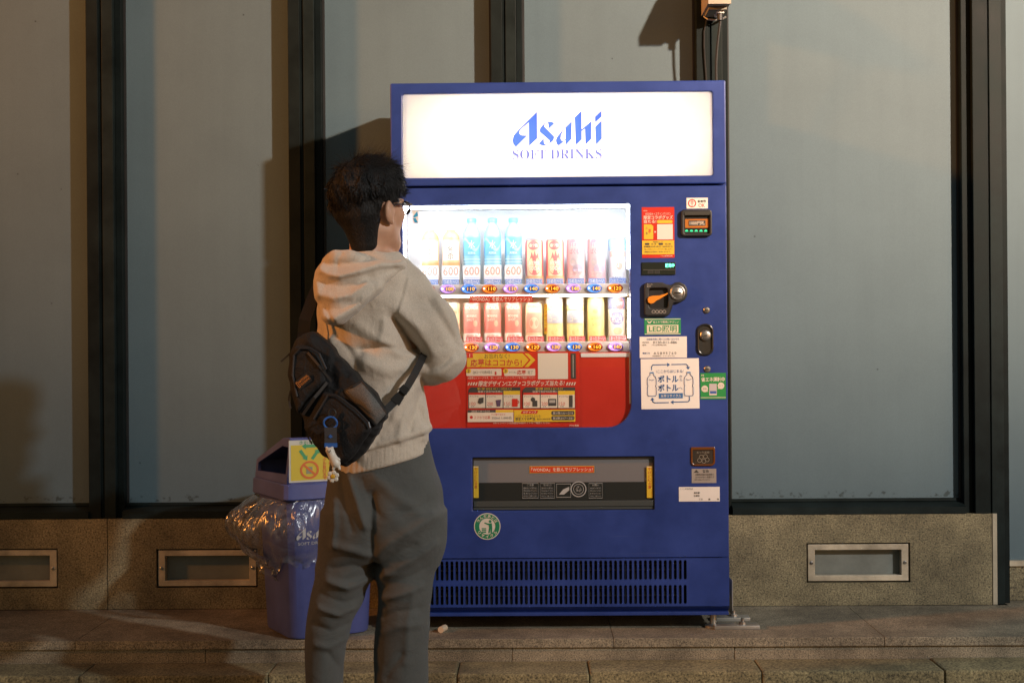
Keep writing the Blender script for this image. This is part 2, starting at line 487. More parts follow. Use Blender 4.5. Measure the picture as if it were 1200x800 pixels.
# ------------------------------------------------------------------ volumes: smooth distance fields turned into one continuous surface
class Vox:
    def __init__(s, lo, hi, h):
        s.lo = np.array(lo, dtype=np.float64); s.h = h
        n = np.ceil((np.array(hi) - s.lo) / h).astype(int) + 1
        s.ax = [(s.lo[i] + h * np.arange(n[i])).astype(np.float32) for i in range(3)]
        s.V = np.full(n, 0.2, np.float32)
    def win(s, lo, hi):
        sl = tuple(slice(max(0, int(np.searchsorted(s.ax[i], lo[i]) - 1)), int(np.searchsorted(s.ax[i], hi[i])) + 1) for i in range(3))
        X = s.ax[0][sl[0]][:, None, None]; Y = s.ax[1][sl[1]][None, :, None]; Z = s.ax[2][sl[2]][None, None, :]
        return sl, X, Y, Z
    def op(s, fn, box, k=0.02, cut=False):
        lo, hi = box
        sl, X, Y, Z = s.win([c - k - .012 for c in lo], [c + k + .012 for c in hi])
        a = s.V[sl]; b = fn(X, Y, Z)
        if cut: a = -a
        h = np.clip(0.5 + 0.5 * (b - a) / k, 0, 1)
        r = b * (1 - h) + a * h - k * h * (1 - h)
        s.V[sl] = -r if cut else r
        return s
    def cone(s, a, b, ra, rb, k=0.02, cut=False):
        a = np.array(a, dtype=np.float32); b = np.array(b, dtype=np.float32); d = b - a; L = float(d @ d) + 1e-9; m = max(ra, rb)
        def fn(X, Y, Z):
            t = np.clip(((X - a[0]) * d[0] + (Y - a[1]) * d[1] + (Z - a[2]) * d[2]) / L, 0, 1)
            return np.sqrt((X - a[0] - t * d[0]) ** 2 + (Y - a[1] - t * d[1]) ** 2 + (Z - a[2] - t * d[2]) ** 2) - (ra + (rb - ra) * t)
        return s.op(fn, (np.minimum(a, b) - m, np.maximum(a, b) + m), k, cut)
    def path(s, pts, r, k=0.02, cut=False):
        rs = r if isinstance(r, (list, tuple)) else [r] * len(pts)
        for i in range(len(pts) - 1): s.cone(pts[i], pts[i + 1], rs[i], rs[i + 1], k, cut)
        return s
    def ell(s, c, rad, k=0.02, cut=False, B=None):
        """ellipsoid; B = 3 unit axes (rows)"""
        B = np.eye(3) if B is None else np.array(B, dtype=np.float64)
        ext = np.sqrt(((B * np.array(rad)[:, None]) ** 2).sum(0))
        def fn(X, Y, Z):
            x, y, z = X - c[0], Y - c[1], Z - c[2]
            q = [(x * B[i, 0] + y * B[i, 1] + z * B[i, 2]) / rad[i] for i in range(3)]
            k0 = np.sqrt(q[0] ** 2 + q[1] ** 2 + q[2] ** 2)
            k1 = np.sqrt((q[0] / rad[0]) ** 2 + (q[1] / rad[1]) ** 2 + (q[2] / rad[2]) ** 2) + 1e-6
            return k0 * (k0 - 1) / k1
        return s.op(fn, (np.array(c) - ext, np.array(c) + ext), k, cut)
    def loft(s, st, k=0.02, yaw=0.0, cut=False, pw=2.0):
        """st: rows (z, cx, cy, rx, ry) from low to high"""
        st = np.array(sorted(st), dtype=np.float64); m = max(st[:, 3].max(), st[:, 4].max())
        ca, sa = math.cos(yaw), math.sin(yaw)
        def fn(X, Y, Z):
            z = np.clip(Z, st[0, 0], st[-1, 0]); zf = z.ravel()
            def it(j):
                # smooth interpolation
                return smooth_interp(zf, st[:, 0], st[:, j]).reshape(z.shape).astype(np.float32)
            cx, cy, rx, ry = it(1), it(2), it(3), it(4)
            x, y = X - cx, Y - cy
            u = (x * ca + y * sa) / rx; v = (-x * sa + y * ca) / ry
            q = (np.abs(u) ** pw + np.abs(v) ** pw) ** (1 / pw)
            d = (q - 1) * np.minimum(rx, ry) * (0.5 + 0.5 * np.maximum(rx, ry) / np.minimum(rx, ry)) * .85
            dz = np.maximum(np.maximum(st[0, 0] - Z, Z - st[-1, 0]), -1)
            return np.maximum(d, dz + 0 * d)
        lo = (st[:, 1].min() - m, st[:, 2].min() - m, st[0, 0]); hi = (st[:, 1].max() + m, st[:, 2].max() + m, st[-1, 0])
        return s.op(fn, (lo, hi), k, cut)
    def slab(s, poly, y0, y1, r, k=0.01, cut=False, shear=None):
        """rounded extrusion of a polygon (x, z) between depths y0 and y1; shear(x, z) moves the depth"""
        poly = np.array(poly, dtype=np.float32)
        def fn(X, Y, Z):
            x, z = np.broadcast_arrays(X[:, 0, :], Z[:, 0, :])
            d = np.full(x.shape, 1e9, np.float32); sg = np.ones(x.shape, np.float32); n = len(poly)
            for i in range(n):
                a = poly[i]; b = poly[i - 1]; e = b - a; wx, wz = x - a[0], z - a[1]
                t = np.clip((wx * e[0] + wz * e[1]) / (e @ e), 0, 1)
                d = np.minimum(d, (wx - e[0] * t) ** 2 + (wz - e[1] * t) ** 2)
                c1 = z >= a[1]; c2 = z < b[1]; c3 = e[0] * wz > e[1] * wx
                sg = np.where((c1 & c2 & c3) | (~c1 & ~c2 & ~c3), -sg, sg)
            d2 = (sg * np.sqrt(d) + r)[:, None, :]
            yc = (y0 + y1) / 2; off = shear(x, z)[:, None, :] if shear else 0
            dy = np.abs(Y - yc - off) - (y1 - y0) / 2 + r
            return np.sqrt(np.maximum(d2, 0) ** 2 + np.maximum(dy, 0) ** 2) + np.minimum(np.maximum(d2, dy), 0) - r
        e = 0.12 if shear else 0.0
        lo = (poly[:, 0].min(), y0 - e, poly[:, 1].min()); hi = (poly[:, 0].max(), y1 + e, poly[:, 1].max())
        return s.op(fn, (lo, hi), k, cut)
    def fold(s, rows, ymax):
        """creases: rows of (photo points, height, width); a negative height is a valley"""
        X = s.ax[0][:, None]; Z = s.ax[2][None, :]
        tot = np.zeros((X.shape[0], Z.shape[1]), np.float32)
        for pts, amp, w in rows:
            q = [pp(p[0], p[1], -.12) for p in pts]; D = np.full(tot.shape, 1e9, np.float32)
            for a, b in zip(q, q[1:]):
                ex, ez = b[0] - a[0], b[2] - a[2]
                t = np.clip(((X - a[0]) * ex + (Z - a[2]) * ez) / (ex * ex + ez * ez), 0, 1)
                D = np.minimum(D, (X - a[0] - ex * t) ** 2 + (Z - a[2] - ez * t) ** 2)
            tot += amp * (np.exp(-D / (w * w)) if amp > 0 else np.exp(-(np.sqrt(D + 9e-6) - .003) / (w * .8)))
        fade = np.clip((ymax - s.ax[1]) / .05, 0, 1)
        s.V -= tot[:, None, :] * fade[None, :, None]
        return s
    def keep(s, fn, k=0.006):
        X = s.ax[0][:, None, None]; Y = s.ax[1][None, :, None]; Z = s.ax[2][None, None, :]
        b = fn(X, Y, Z)
        h = np.clip(0.5 - 0.5 * (b - s.V) / k, 0, 1)
        s.V = (b * (1 - h) + s.V * h + k * h * (1 - h)).astype(np.float32)
        return s
    def add(s, fn):
        X = s.ax[0][:, None, None]; Y = s.ax[1][None, :, None]; Z = s.ax[2][None, None, :]
        s.V = (s.V + fn(X, Y, Z)).astype(np.float32)
        return s
    def mesh(s, name, mat, relax=1):
        V = s.V; n = V.shape; I = V < 0
        cn = tuple(k - 1 for k in n)
        S = np.zeros(cn + (3,), np.float32); K = np.zeros(cn, np.float32)
        quads = []
        edges = []
        for a in range(3):
            s0 = [slice(None)] * 3; s1 = [slice(None)] * 3
            s0[a] = slice(0, n[a] - 1); s1[a] = slice(1, n[a])
            v0, v1 = V[tuple(s0)], V[tuple(s1)]
            idx = np.argwhere(I[tuple(s0)] != I[tuple(s1)])
            if not len(idx): continue
            t = v0[tuple(idx.T)] / (v0[tuple(idx.T)] - v1[tuple(idx.T)])
            pos = idx.astype(np.float32); pos[:, a] += t
            b, c = [(1, 2), (2, 0), (0, 1)][a]
            ok = np.ones(len(idx), bool)
            ids = []
            for ob, oc in ((0, 0), (-1, 0), (-1, -1), (0, -1)):
                q = idx.copy(); q[:, b] += ob; q[:, c] += oc
                g = np.all((q >= 0) & (q < np.array(cn)), 1); ok &= g
                qq = q[g]
                np.add.at(S, tuple(qq.T), pos[g]); np.add.at(K, tuple(qq.T), 1)
                ids.append(q)
            flip = I[tuple(s0)][tuple(idx.T)]
            edges.append((ids, ok, flip))
        act = K > 0
        num = np.full(cn, -1, np.int64); num[act] = np.arange(act.sum())
        P3 = S[act] / K[act][:, None]
        for ids, ok, flip in edges:
            q = np.stack([num[tuple(np.clip(i, 0, None)[ok].T)] for i in ids], 1)
            fl = flip[ok]
            q = np.where(fl[:, None], q, q[:, ::-1])
            quads.append(q)
        F = np.concatenate(quads)
        P3 = P3 * s.h + s.lo.astype(np.float32)
        for _ in range(relax):
            A = np.zeros_like(P3); cnt = np.zeros(len(P3), np.float32)
            for i in range(4):
                j = (i + 1) % 4
                np.add.at(A, F[:, i], P3[F[:, j]]); np.add.at(cnt, F[:, i], 1)
                np.add.at(A, F[:, j], P3[F[:, i]]); np.add.at(cnt, F[:, j], 1)
            P3 = 0.5 * P3 + 0.5 * A / np.maximum(cnt, 1)[:, None]
        me = bpy.data.meshes.new(name)
        me.vertices.add(len(P3)); me.vertices.foreach_set('co', P3.astype(np.float32).ravel())
        me.loops.add(len(F) * 4); me.loops.foreach_set('vertex_index', F.astype(np.int32).ravel())
        me.polygons.add(len(F)); me.polygons.foreach_set('loop_start', np.arange(0, len(F) * 4, 4, dtype=np.int32))
        me.polygons.foreach_set('use_smooth', np.ones(len(F), bool))
        me.materials.append(mat)
        me.update(calc_edges=True); me.validate()
        return me
def smooth_interp(x, xp, fp):
    """monotone cubic-like interpolation"""
    i = np.clip(np.searchsorted(xp, x) - 1, 0, len(xp) - 2)
    d = np.diff(fp) / np.diff(xp)
    m = np.concatenate([[d[0]], (d[:-1] + d[1:]) / 2, [d[-1]]])
    h = xp[i + 1] - xp[i]; t = (x - xp[i]) / h
    return ((1 + 2 * t) * (1 - t) ** 2) * fp[i] + t * (1 - t) ** 2 * h * m[i] + t * t * (3 - 2 * t) * fp[i + 1] + t * t * (t - 1) * h * m[i + 1]

# ================================================================== THE SETTING
LEDGE_Z = 0.19
LEDGE_Y = -0.56
def structure(name, mb, mat, label, parent=None):
    o = mb.build(name, mat, parent)
    o['kind'] = 'structure'; o['label'] = label
    return o
# street
mb = MB(); mb.raw([(-60, -60, 0), (60, -60, 0), (60, -0.74, 0), (-60, -0.74, 0)], [(0, 1, 2, 3)], M_ROAD)
structure('street', mb, M_ROAD, 'dark asphalt street in front of the kerb')
# kerb: a low row of stones
kerb = bpy.data.objects.new('kerb', None); C.objects.link(kerb); kerb.location = (0, -0.65, 0)
kerb['kind'] = 'structure'; kerb['label'] = 'row of rough kerb stones along the street'
KZ = 0.118
kx = [-6.0, -4.9, -3.8, -2.75, -1.98, -1.40, -0.79, -0.18, 0.245, P(893, 785, -0.73).x, P(1107, 785, -0.73).x, 2.05, 2.65, 3.6, 4.6, 6.0]
for i in range(len(kx) - 1):
    mb = MB(); dz = random.uniform(-.004, .003); dy = random.uniform(-.004, .004)
    mb.box(kx[i] + .0013, kx[i + 1] - .0013, -0.735 + dy, -0.552, -0.05, KZ + dz, M_KERB, 0.008)
    mb.build('kerb_stone', M_KERB, kerb)
# ledge: granite slabs on risers
ledge = bpy.data.objects.new('ledge', None); C.objects.link(ledge); ledge.location = (0, -0.28, 0)
ledge['kind'] = 'structure'; ledge['label'] = 'brown granite ledge the machine and the bin stand on'
j0 = P(88, 751, LEDGE_Y).x
tx = [-6.0, j0 - 3.6, j0 - 2.7, j0 - 1.8, j0 - .9, j0, j0 + .9, j0 + 1.8, j0 + 2.7, j0 + 3.6, j0 + 4.5, 6.0]
for i in range(len(tx) - 1):
    mb = MB(); mb.box(tx[i] + .0007, tx[i + 1] - .0007, LEDGE_Y, 0.0, LEDGE_Z - .030, LEDGE_Z + random.uniform(-.0006, .0006), M_LEDGE, 0.002)
    mb.build('slab', M_LEDGE, ledge)
rx = [-6.0, -3.2, P(-30, 760, LEDGE_Y).x, P(240, 760, LEDGE_Y).x, P(600, 760, LEDGE_Y).x, P(861, 758, LEDGE_Y).x, 1.72, 3.0, 6.0]
for i in range(len(rx) - 1):
    mb = MB(); mb.box(rx[i] + .0008, rx[i + 1] - .0008, LEDGE_Y + .010, -0.30, 0.0, LEDGE_Z - .031, M_LEDGE, 0.003)
    mb.build('riser_block', M_LEDGE, ledge)

# ---- the building front
bld = root('building_front', (0, 0.2, LEDGE_Z), 'blue-grey panelled building front with dark mullions over a granite plinth', 'building')
YP = 0.075     # panel plane
YM = 0.004     # mullion face
TOP = 4.6
mull_px = [(-141, -99), (98, 139), (339, 377), (577, 614), (818, 856), (1141, 1184)]
mull = [(P(a, 300, YM).x, P(b, 300, YM).x) for a, b in mull_px]
mull[1] = (P(102, 300, YM).x, P(141, 300, YM).x)
mull[0] = (mull[1][0] - .765, mull[1][1] - .765)
ml = [(mull[0][0] - .765 * k, mull[0][1] - .765 * k) for k in range(4, 0, -1)]
allm = ml + mull
rail_z0 = P(900, 603, 0.0).z          # top of the plinth
rail_z1 = P(900, 587, YP).z
w5 = mull[5]
for i, (a, b) in enumerate(allm):
    last = (i == len(allm) - 1)
    mb = MB(); w = b - a
    zb = LEDGE_Z if last else rail_z0 - .002
    # stepped section: side fins, a face and a groove
    mb.box(a, a + w * .36, YM, 0.12, zb, TOP, M_MULL, 0.002)
    mb.box(a + w * .36 + .0005, a + w * .46, YM + .010, 0.12, zb, TOP, M_MULL)
    mb.box(a + w * .46 + .0005, a + w * .80, YM + .003, 0.12, zb, TOP, M_MULL2, 0.002)
    mb.box(a + w * .80 + .0005, b, YM + .030, 0.12, zb, TOP, M_MULL, 0.002)
    mb.build('mullion', M_MULL, bld)
for i in range(len(allm) - 1):
    a = allm[i][1]; b = allm[i + 1][0]
    if i == len(allm) - 2: b -= .034       # a slim jamb stands before the last mullion
    mb = MB(); mb.box(a - .004, b + .004, YP, YP + .03, rail_z0 - .01, TOP, M_PANEL)
    mb.build('panel', M_PANEL, bld)
    # sealing beads round the panel
    mb = MB()
    mb.box(a + .0005, a + .008, YP - .010, YP - .0005, rail_z1 + .011, TOP, M_BLACKP); mb.box(b - .008, b - .0005, YP - .010, YP - .0005, rail_z1 + .011, TOP, M_BLACKP)
    mb.box(a + .0005, b - .0005, YP - .012, YP - .0005, rail_z1, rail_z1 + .010, M_MULL2)
    mb.build('seal', M_BLACKP, bld)
    # bottom rail with a sloping sill
    mb = MB()
    z0, z1 = rail_z0, rail_z1
    mb.raw([(x, y, z) for x in (a + .001, b - .001) for y, z in ((-.002, z0 + .001), (-.002, z1 - .016), (YP - .002, z1 - .001), (YP - .002, z0 + .001))],
           [(0, 1, 2, 3), (7, 6, 5, 4), (0, 4, 5, 1), (1, 5, 6, 2), (2, 6, 7, 3), (3, 7, 4, 0)], M_MULL2)
    mb.build('sill', M_MULL2, bld)
# slim jamb at the right end of the big panel
mb = MB(); mb.box(w5[0] - .034, w5[0] - .0005, 0.030, 0.12, rail_z0 - .002, TOP, M_MULL, .002)
mb.build('jamb', M_MULL, bld)
# plinth blocks
pl_x = [-5.6, -4.2, -2.8, P(126, 660, 0).x, P(470, 660, 0).x, P(860, 660, 0).x - .04, P(1163, 660, 0).x]
hatch_px = [(-52, 643, 68, 689), (183, 643, 302, 688), (945, 636, 1067, 682)]
hrects = [RC(*h, 0.0) for h in hatch_px]
PZ0, PZ1 = LEDGE_Z + .001, rail_z0 - .0005
for i in range(len(pl_x) - 1):
    a, b = pl_x[i] + .0015, pl_x[i + 1] - .0015
    hs = [h for h in hrects if h[0] > a and h[2] < b]
    plate('plinth_block', [(a, PZ0), (b, PZ0), (b, PZ1), (a, PZ1)], [rrect(*h) for h in hs], 0.0, 0.10, M_PLINTH, bld)
mb = MB(); mb.box(P(1164, 660, 0).x, P(1169, 660, 0).x, 0.003, 0.08, PZ0, PZ1, plain((.45, .40, .30), .7, 0, .3))
mb.build('sealant_strip', M_PAPER, bld)
# hatches set into the plinth
for k, (x0, z0, x1, z1) in enumerate(hrects):
    mb = MB(); g = .006; w = .026
    plate_o = rrect(x0 + g, z0 + g, x1 - g, z1 - g); inn = rrect(x0 + g + w, z0 + g + w * .8, x1 - g - w, z1 - g - w * .8)
    fr = plate('vent_frame', plate_o, [inn], 0.004, 0.03, M_STEEL, bld, 0.0015)
    mb.box(x0 + g, x1 - g, 0.040, 0.05, z0 + g, z1 - g, M_HATCH)
    mb.build('vent_pane', M_HATCH, bld)
    mb = MB()
    mb.raw([(x, y, z) for x in (x0 - .004, x1 + .004) for y in (.052, .09) for z in (z0 - .004, z1 + .004)], [(0, 1, 3, 2), (4, 6, 7, 5), (0, 4, 5, 1), (2, 3, 7, 6), (0, 2, 6, 4), (1, 5, 7, 3)], M_DARK)
    mb.build('vent_box', M_DARK, bld)
    for sx in (x0 + g + w * .5, x1 - g - w * .5):
        mb = MB(); zc = (z0 + z1) / 2
        mb.lathe([(.0065, 0), (.0065, .002), (.004, .0035)], (sx, 0.004, zc), M_STEEL2, 12, 'Y')
        mb.box(sx - .005, sx + .005, -.0002, .001, zc - .0008, zc + .0008, M_DARK)
        mb.build('screw', M_STEEL2, fr)
# the bay beyond the last mullion
mb = MB(); mb.box(w5[1] - .01, 5.6, 0.10, 0.14, P(1192, 658, .1).z, TOP, M_PANEL); mb.build('panel', M_PANEL, bld)
mb = MB(); zs = P(1192, 658, .1).z; mb.box(w5[1] + .002, 5.6, 0.075, 0.0995, zs - .012, zs + .008, M_STEEL); mb.build('sill', M_STEEL, bld)
mb = MB(); mb.box(w5[1] + .002, 5.6, 0.085, 0.16, PZ0, zs - .013, M_PLINTH); mb.build('plinth_block', M_PLINTH, bld)
mb = MB(); mb.box(w5[1] - .02, 5.6, 0.001, 0.083, LEDGE_Z - .03, LEDGE_Z, M_LEDGE); mb.build('slab', M_LEDGE, ledge)
mb = MB(); mb.box(-5.6, 5.6, 0.145, 0.20, LEDGE_Z - .1, TOP, M_DARK); mb.build('wall_core', M_DARK, bld)

# ---- street lamps that light the place (out of the picture on both sides)
def street_lamp(loc, col, label):
    x, y, z = loc
    r = root('street_lamp', (x, y - .45, 0), label, 'street lamp', 'street lamps along the street')
    mb = MB(); mb.tube([(x, y - .45, 0), (x, y - .45, z + .35)], [.06, .045], M_MULL2, 12); autosmooth(mb.build('post', M_MULL2, r))
    mb = MB(); mb.tube([(x, y - .45, z + .30), (x, y - .2, z + .38), (x, y, z + .33)], .025, M_MULL2, 10); autosmooth(mb.build('arm', M_MULL2, r))
    mb = MB(); mb.lathe([(.02, .33), (.08, .30), (.17, .16), (.18, .13), (.16, .13), (.07, .26)], loc, M_MULL2, 24, cap=False); autosmooth(mb.build('shade', M_MULL2, r))
street_lamp(KEY, (1, .9, .8), 'tall street lamp with white light on the right')
street_lamp(WARM, (1, .5, .2), 'tall street lamp with amber light on the left')

# ---- outlet box high on the wall, with its cord
zb = 2.385
bx0, bx1 = P(822, 10, 0.0).x, P(852, 10, -0.1).x
ob = root('outlet_box', ((bx0 + bx1) / 2, 0.0, zb), 'pale weatherproof outlet box on a mullion above the blue machine', 'outlet box')
M_BOX = plain((.42, .36, .28), .5, 0, .2)
mb = MB()
prof = [(0.003, zb), (0.003, zb + .20), (-.03, zb + .20), (-.13, zb + .13), (-.205, zb + .03), (-.205, zb - .004), (-.198, zb - .004), (-.198, zb)]
n = len(prof)
mb.raw([(bx0, y, z) for y, z in prof] + [(bx1, y, z) for y, z in prof], [tuple(range(n)), tuple(range(2 * n - 1, n - 1, -1))] + [(i, (i + 1) % n, (i + 1) % n + n, i + n) for i in range(n)], M_BOX)
mb.build('hood', M_BOX, ob)
mb = MB(); xc = (bx0 + bx1) / 2
mb.box(bx0 + .008, bx1 - .008, -.150, -.03, zb - .012, zb - .0005, plain((.30, .27, .2), .5, 0, .3)); so = mb.build('socket_plate', M_BOX, ob)
for dy in (-.12, -.07):
    mb = MB(); mb.lathe([(.014, -.020), (.016, -.0125)], (xc + .012, dy, zb), M_PAPER, 14); mb.build('socket', M_PAPER, so)
mb = MB(); mb.tube([(bx0 + .006, -.02, zb - .006), (bx0 + .02, -.03, zb - .02), (xc, -.035, zb - .024), (bx1 - .01, -.03, zb - .02), (bx1 + .006, -.02, zb - .01)], .004, M_STEEL2, 8)
mb.build('bracket', M_STEEL2, ob)
cord = MB(); pts = [(xc + .012, -.12, zb - .016), (xc + .013, -.115, zb - .05)]
for k in range(1, 12): pts.append((xc + .013 - .012 * math.sin(k * .35), -.115 + .006 * k, zb - .05 - .035 * k))
cord.tube(pts, .0045, M_BLACKP, 8)
cord.tube([(xc + .012, -.12, zb - .012), (xc + .012, -.12, zb - .045)], .011, M_BLACKP, 10)
tag(autosmooth(cord.build('power_cord', M_BLACKP)), 'thin black cord hanging from the outlet box behind the machine', 'cord')
cord = MB(); pts = [(xc - .02, .0, zb - .006)] + [(xc - .028 - .004 * math.sin(k * .9), .0 - .003, zb - .01 - .05 * k) for k in range(1, 9)]
cord.tube(pts, .0028, M_BLACKP, 6)
tag(cord.build('thin_cord', M_BLACKP), 'thinner dark cord running down the mullion below the outlet box', 'cord')

# ================================================================== VENDING MACHINE
YF = -0.43                                   # door face
def F(px, py): return P(px, py, YF)
def FR(px0, py0, px1, py1): return RC(px0, py0, px1, py1, YF)
mx0, mz1 = F(457, 98).x, F(655, 96).z
mx1 = F(852.5, 400).x
mz0 = F(700, 721).z
vm = root('vending_machine', ((mx0 + mx1) / 2, -0.2, LEDGE_Z), 'tall blue drinks vending machine with a lit white sign and bright display', 'vending machine')
zsplit = F(655, 218).z
sx0, sz0, sx1, sz1 = FR(471.5, 110.5, 835.5, 205.5)
dx0, _, dx1, dz1 = FR(472, 241, 740, 501); dz0 = F(655, 501).z
yb = -0.022
# cabinet shell: two sides, top, back, bottom
mb = MB()
mb.box(mx0 + .004, mx0 + .03, YF + .061, yb, mz0 + .012, mz1 - .003, M_BLUE2)
mb.box(mx1 - .022, mx1 + .008, YF + .061, yb, mz0 + .012, mz1 - .003, M_BLUE2)
mb.box(mx0 + .0305, mx1 - .0225, YF + .061, yb, mz1 - .033, mz1 - .0035, M_BLUE2)
mb.box(mx0 + .0305, mx1 - .0225, yb - .02, yb - .0005, mz0 + .0125, mz1 - .0335, M_BLUE2)
mb.box(mx0 + .0305, mx1 - .0225, YF + .061, yb - .021, mz0 + .0125, mz0 + .03, M_BLUE2)
mb.build('cabinet', M_BLUE2, vm)
# --- sign: a light box behind a white diffuser
sign = plate('sign_frame', rrect(mx0, zsplit + .004, mx1, mz1, .006), [rrect(sx0, sz0, sx1, sz1, .008)], YF, 0.055, M_BLUE, vm, 0.004)
M_DIFF = film((0.86, 0.83, 0.77), 0.80)
mb = MB(); mb.box(sx0 - .008, sx1 + .008, YF + .010, YF + .013, sz0 - .008, sz1 + .008, M_DIFF)
sp = mb.build('sign_panel', M_DIFF, vm)
mb = MB()
bi = [(sx0 - .006, YF + .0565), (sx1 + .006, YF + .0565)]
yk = YF + .19
X0, X1, Z0, Z1 = sx0 - .006, sx1 + .006, sz0 - .006, sz1 + .006
mb.raw([(X0, YF + .0135, Z0), (X1, YF + .0135, Z0), (X1, YF + .0135, Z1), (X0, YF + .0135, Z1), (X0, yk, Z0), (X1, yk, Z0), (X1, yk, Z1), (X0, yk, Z1)],
       [(0, 1, 5, 4), (1, 2, 6, 5), (2, 3, 7, 6), (3, 0, 4, 7), (4, 5, 6, 7)], plain((.85, .84, .80), .7))
mb.build('light_box', M_WHITEP, vm, fix=False)
M_TUBE = glow((1.0, 0.93, 0.80), 30.0)
for fz in (.30, .70):
    mb = MB(); z = sz0 + (sz1 - sz0) * fz
    mb.tube([(sx0 + .10, YF + .115, z), (sx1 - .10, YF + .115, z)], .013, M_TUBE, 10)
    mb.build('lamp_tube', M_TUBE, vm)
def logo(mb, x0, z0, sc, y, m):
    """the slanted company lettering; coordinates from the sign"""
    A = [(362, 95), (362, 385), (272, 468), (272, 212), (195, 275), (170, 305), (172, 335), (195, 350), (255, 352), (130, 475), (103, 445), (93, 405), (108, 350), (160, 290)]
    S = [(548, 225), (485, 285), (485, 240), (478, 212), (450, 225), (437, 255), (545, 365), (545, 385), (530, 415), (480, 455), (440, 467), (395, 455), (378, 440), (432, 382), (435, 430), (448, 452), (475, 452), (497, 425), (495, 408), (392, 315), (388, 290), (405, 260), (445, 218), (480, 202), (525, 208)]
    a1 = [(738, 200), (732, 395), (668, 462), (668, 270), (640, 300)]
    a2 = [(738, 200), (668, 270), (640, 312), (622, 350), (616, 385), (624, 408), (640, 416), (668, 395), (668, 405), (595, 465), (575, 450), (563, 410), (575, 375), (625, 310)]
    H = [(845, 88), (770, 160), (778, 462), (845, 398), (845, 308), (880, 285), (884, 460), (948, 395), (950, 202), (845, 292)]
    I1 = [(1062, 195), (990, 265), (998, 460), (1062, 395)]
    I2 = [(1062, 88), (990, 155), (990, 218), (1062, 155)]
    for poly in (A, S, a1[:4], a2, H, I1, I2):
        pts = [(x0 + (u - 93) * sc, z0 + (475 - v) * sc) for u, v in poly]
        mb.raw([(p[0], y, p[1]) for p in pts], tessellate_polygon([[Vector((p[0], p[1], 0)) for p in pts]]), m)
M_LOGO = film((0.032, 0.075, 0.38), 0.9)
lx0, lz0, lx1, lz1 = FR(600.2, 130, 705.5, 171)
mb = MB(); logo(mb, lx0, lz0, (lx1 - lx0) / (1062 - 93), YF + .0085, M_LOGO)
tx0, tz0, tx1, tz1 = FR(600.5, 175, 705.5, 185.8)
add_text(mb, '\U0001d412\U0001d40e\U0001d405\U0001d413 \U0001d403\U0001d411\U0001d408\U0001d40d\U0001d40a\U0001d412', tx0, tz0, tx1, tz1, YF + .0085, film((0.065, 0.085, 0.32), 0.9), .002, keep=False, res=4)
mb.build('sign_lettering', M_LOGO, sp, fix=False)

# --- main door with its openings
px0, pz0, px1, pz1 = FR(553.5, 536, 767, 597)
zl = F(655, 711).z
zseam = F(655, 654).z
win = rrect(dx0, dz0, dx1, dz1, rr=(.07, .082, .006, .006), n=8)
door = plate('door', rrect(mx0, zseam + .001, mx1, zsplit - .003, .004), [win, rrect(px0, pz0, px1, pz1, .004)], YF, 0.06, M_BLUE, vm, 0.003)
# kick panel with two rows of ventilation slots
slots = []
for (r0, r1) in ((657.5, 678.5), (686.5, 707)):
    a0, b0, a1, b1 = FR(486, r0, 806, r1); nn = 55
    for k in range(nn):
        c = a0 + (k + .5) * (a1 - a0) / nn; hw = (a1 - a0) / nn * .29
        slots.append(rrect(c - hw, b0, c + hw, b1, hw * .98, 3))
plate('kick_panel', rrect(mx0, zl + .001, mx1, zseam - .001, .002), slots, YF, 0.004, M_BLUE, vm)
mb = MB()
mb.raw([(x, y, z) for x in (mx0, mx1) for y, z in ((YF, zl), (YF + .022, F(655, 717).z), (YF + .06, F(655, 717).z), (YF + .06, zl))], [(0, 1, 5, 4), (1, 2, 6, 5), (0, 3, 2, 1), (4, 5, 6, 7)], M_BLUE2)
mb.box(mx0 + .002, mx1 - .002, YF + .002, YF + .059, mz0, F(655, 717.2).z, M_BLUE, .002)
mb.build('bottom_lip', M_BLUE2, vm)
mb = MB()
mb.box(mx0 + .02, mx1 - .03, YF + .040, YF + .05, zl, zseam, M_DARK)
for k in range(34):
    xx = mx0 + .05 + k * .031; mb.box(xx, xx + .002, YF + .022, YF + .039, zl + .01, zseam - .01, M_BLACKP)
for z in (F(655, 662).z, F(655, 669).z, F(655, 690).z, F(655, 699).z):
    mb.tube([(mx0 + .03, YF + .026, z), (mx1 - .16, YF + .026, z)], .003, plain((.10, .09, .08), .4, .8), 6)
mb.build('condenser', M_BLACKP, vm)

# --- lit display behind glass
yi = YF + .24       # back wall of the display
zdm = F(655, 413.5).z     # bottom of the lit part
mb = MB()
M_IN = plain((.92, .93, .94), .6)
M_INW = plain((.93, .82, .66), .6)
X0, X1 = dx0 - .004, dx1 + .004
zmid = F(655, 346).z
def tray(z0, z1, mat):
    mb.raw([(X0, YF + .061, z0), (X1, YF + .061, z0), (X1, YF + .061, z1), (X0, YF + .061, z1), (X0, yi, z0), (X1, yi, z0), (X1, yi, z1), (X0, yi, z1)], [(0, 1, 5, 4), (1, 2, 6, 5), (2, 3, 7, 6), (3, 0, 4, 7), (4, 5, 6, 7)], mat)
tray(zmid + .001, dz1 + .004, M_IN)
tray(zdm + .002, zmid - .001, M_INW)
mb.build('display_box', M_IN, vm, fix=False)
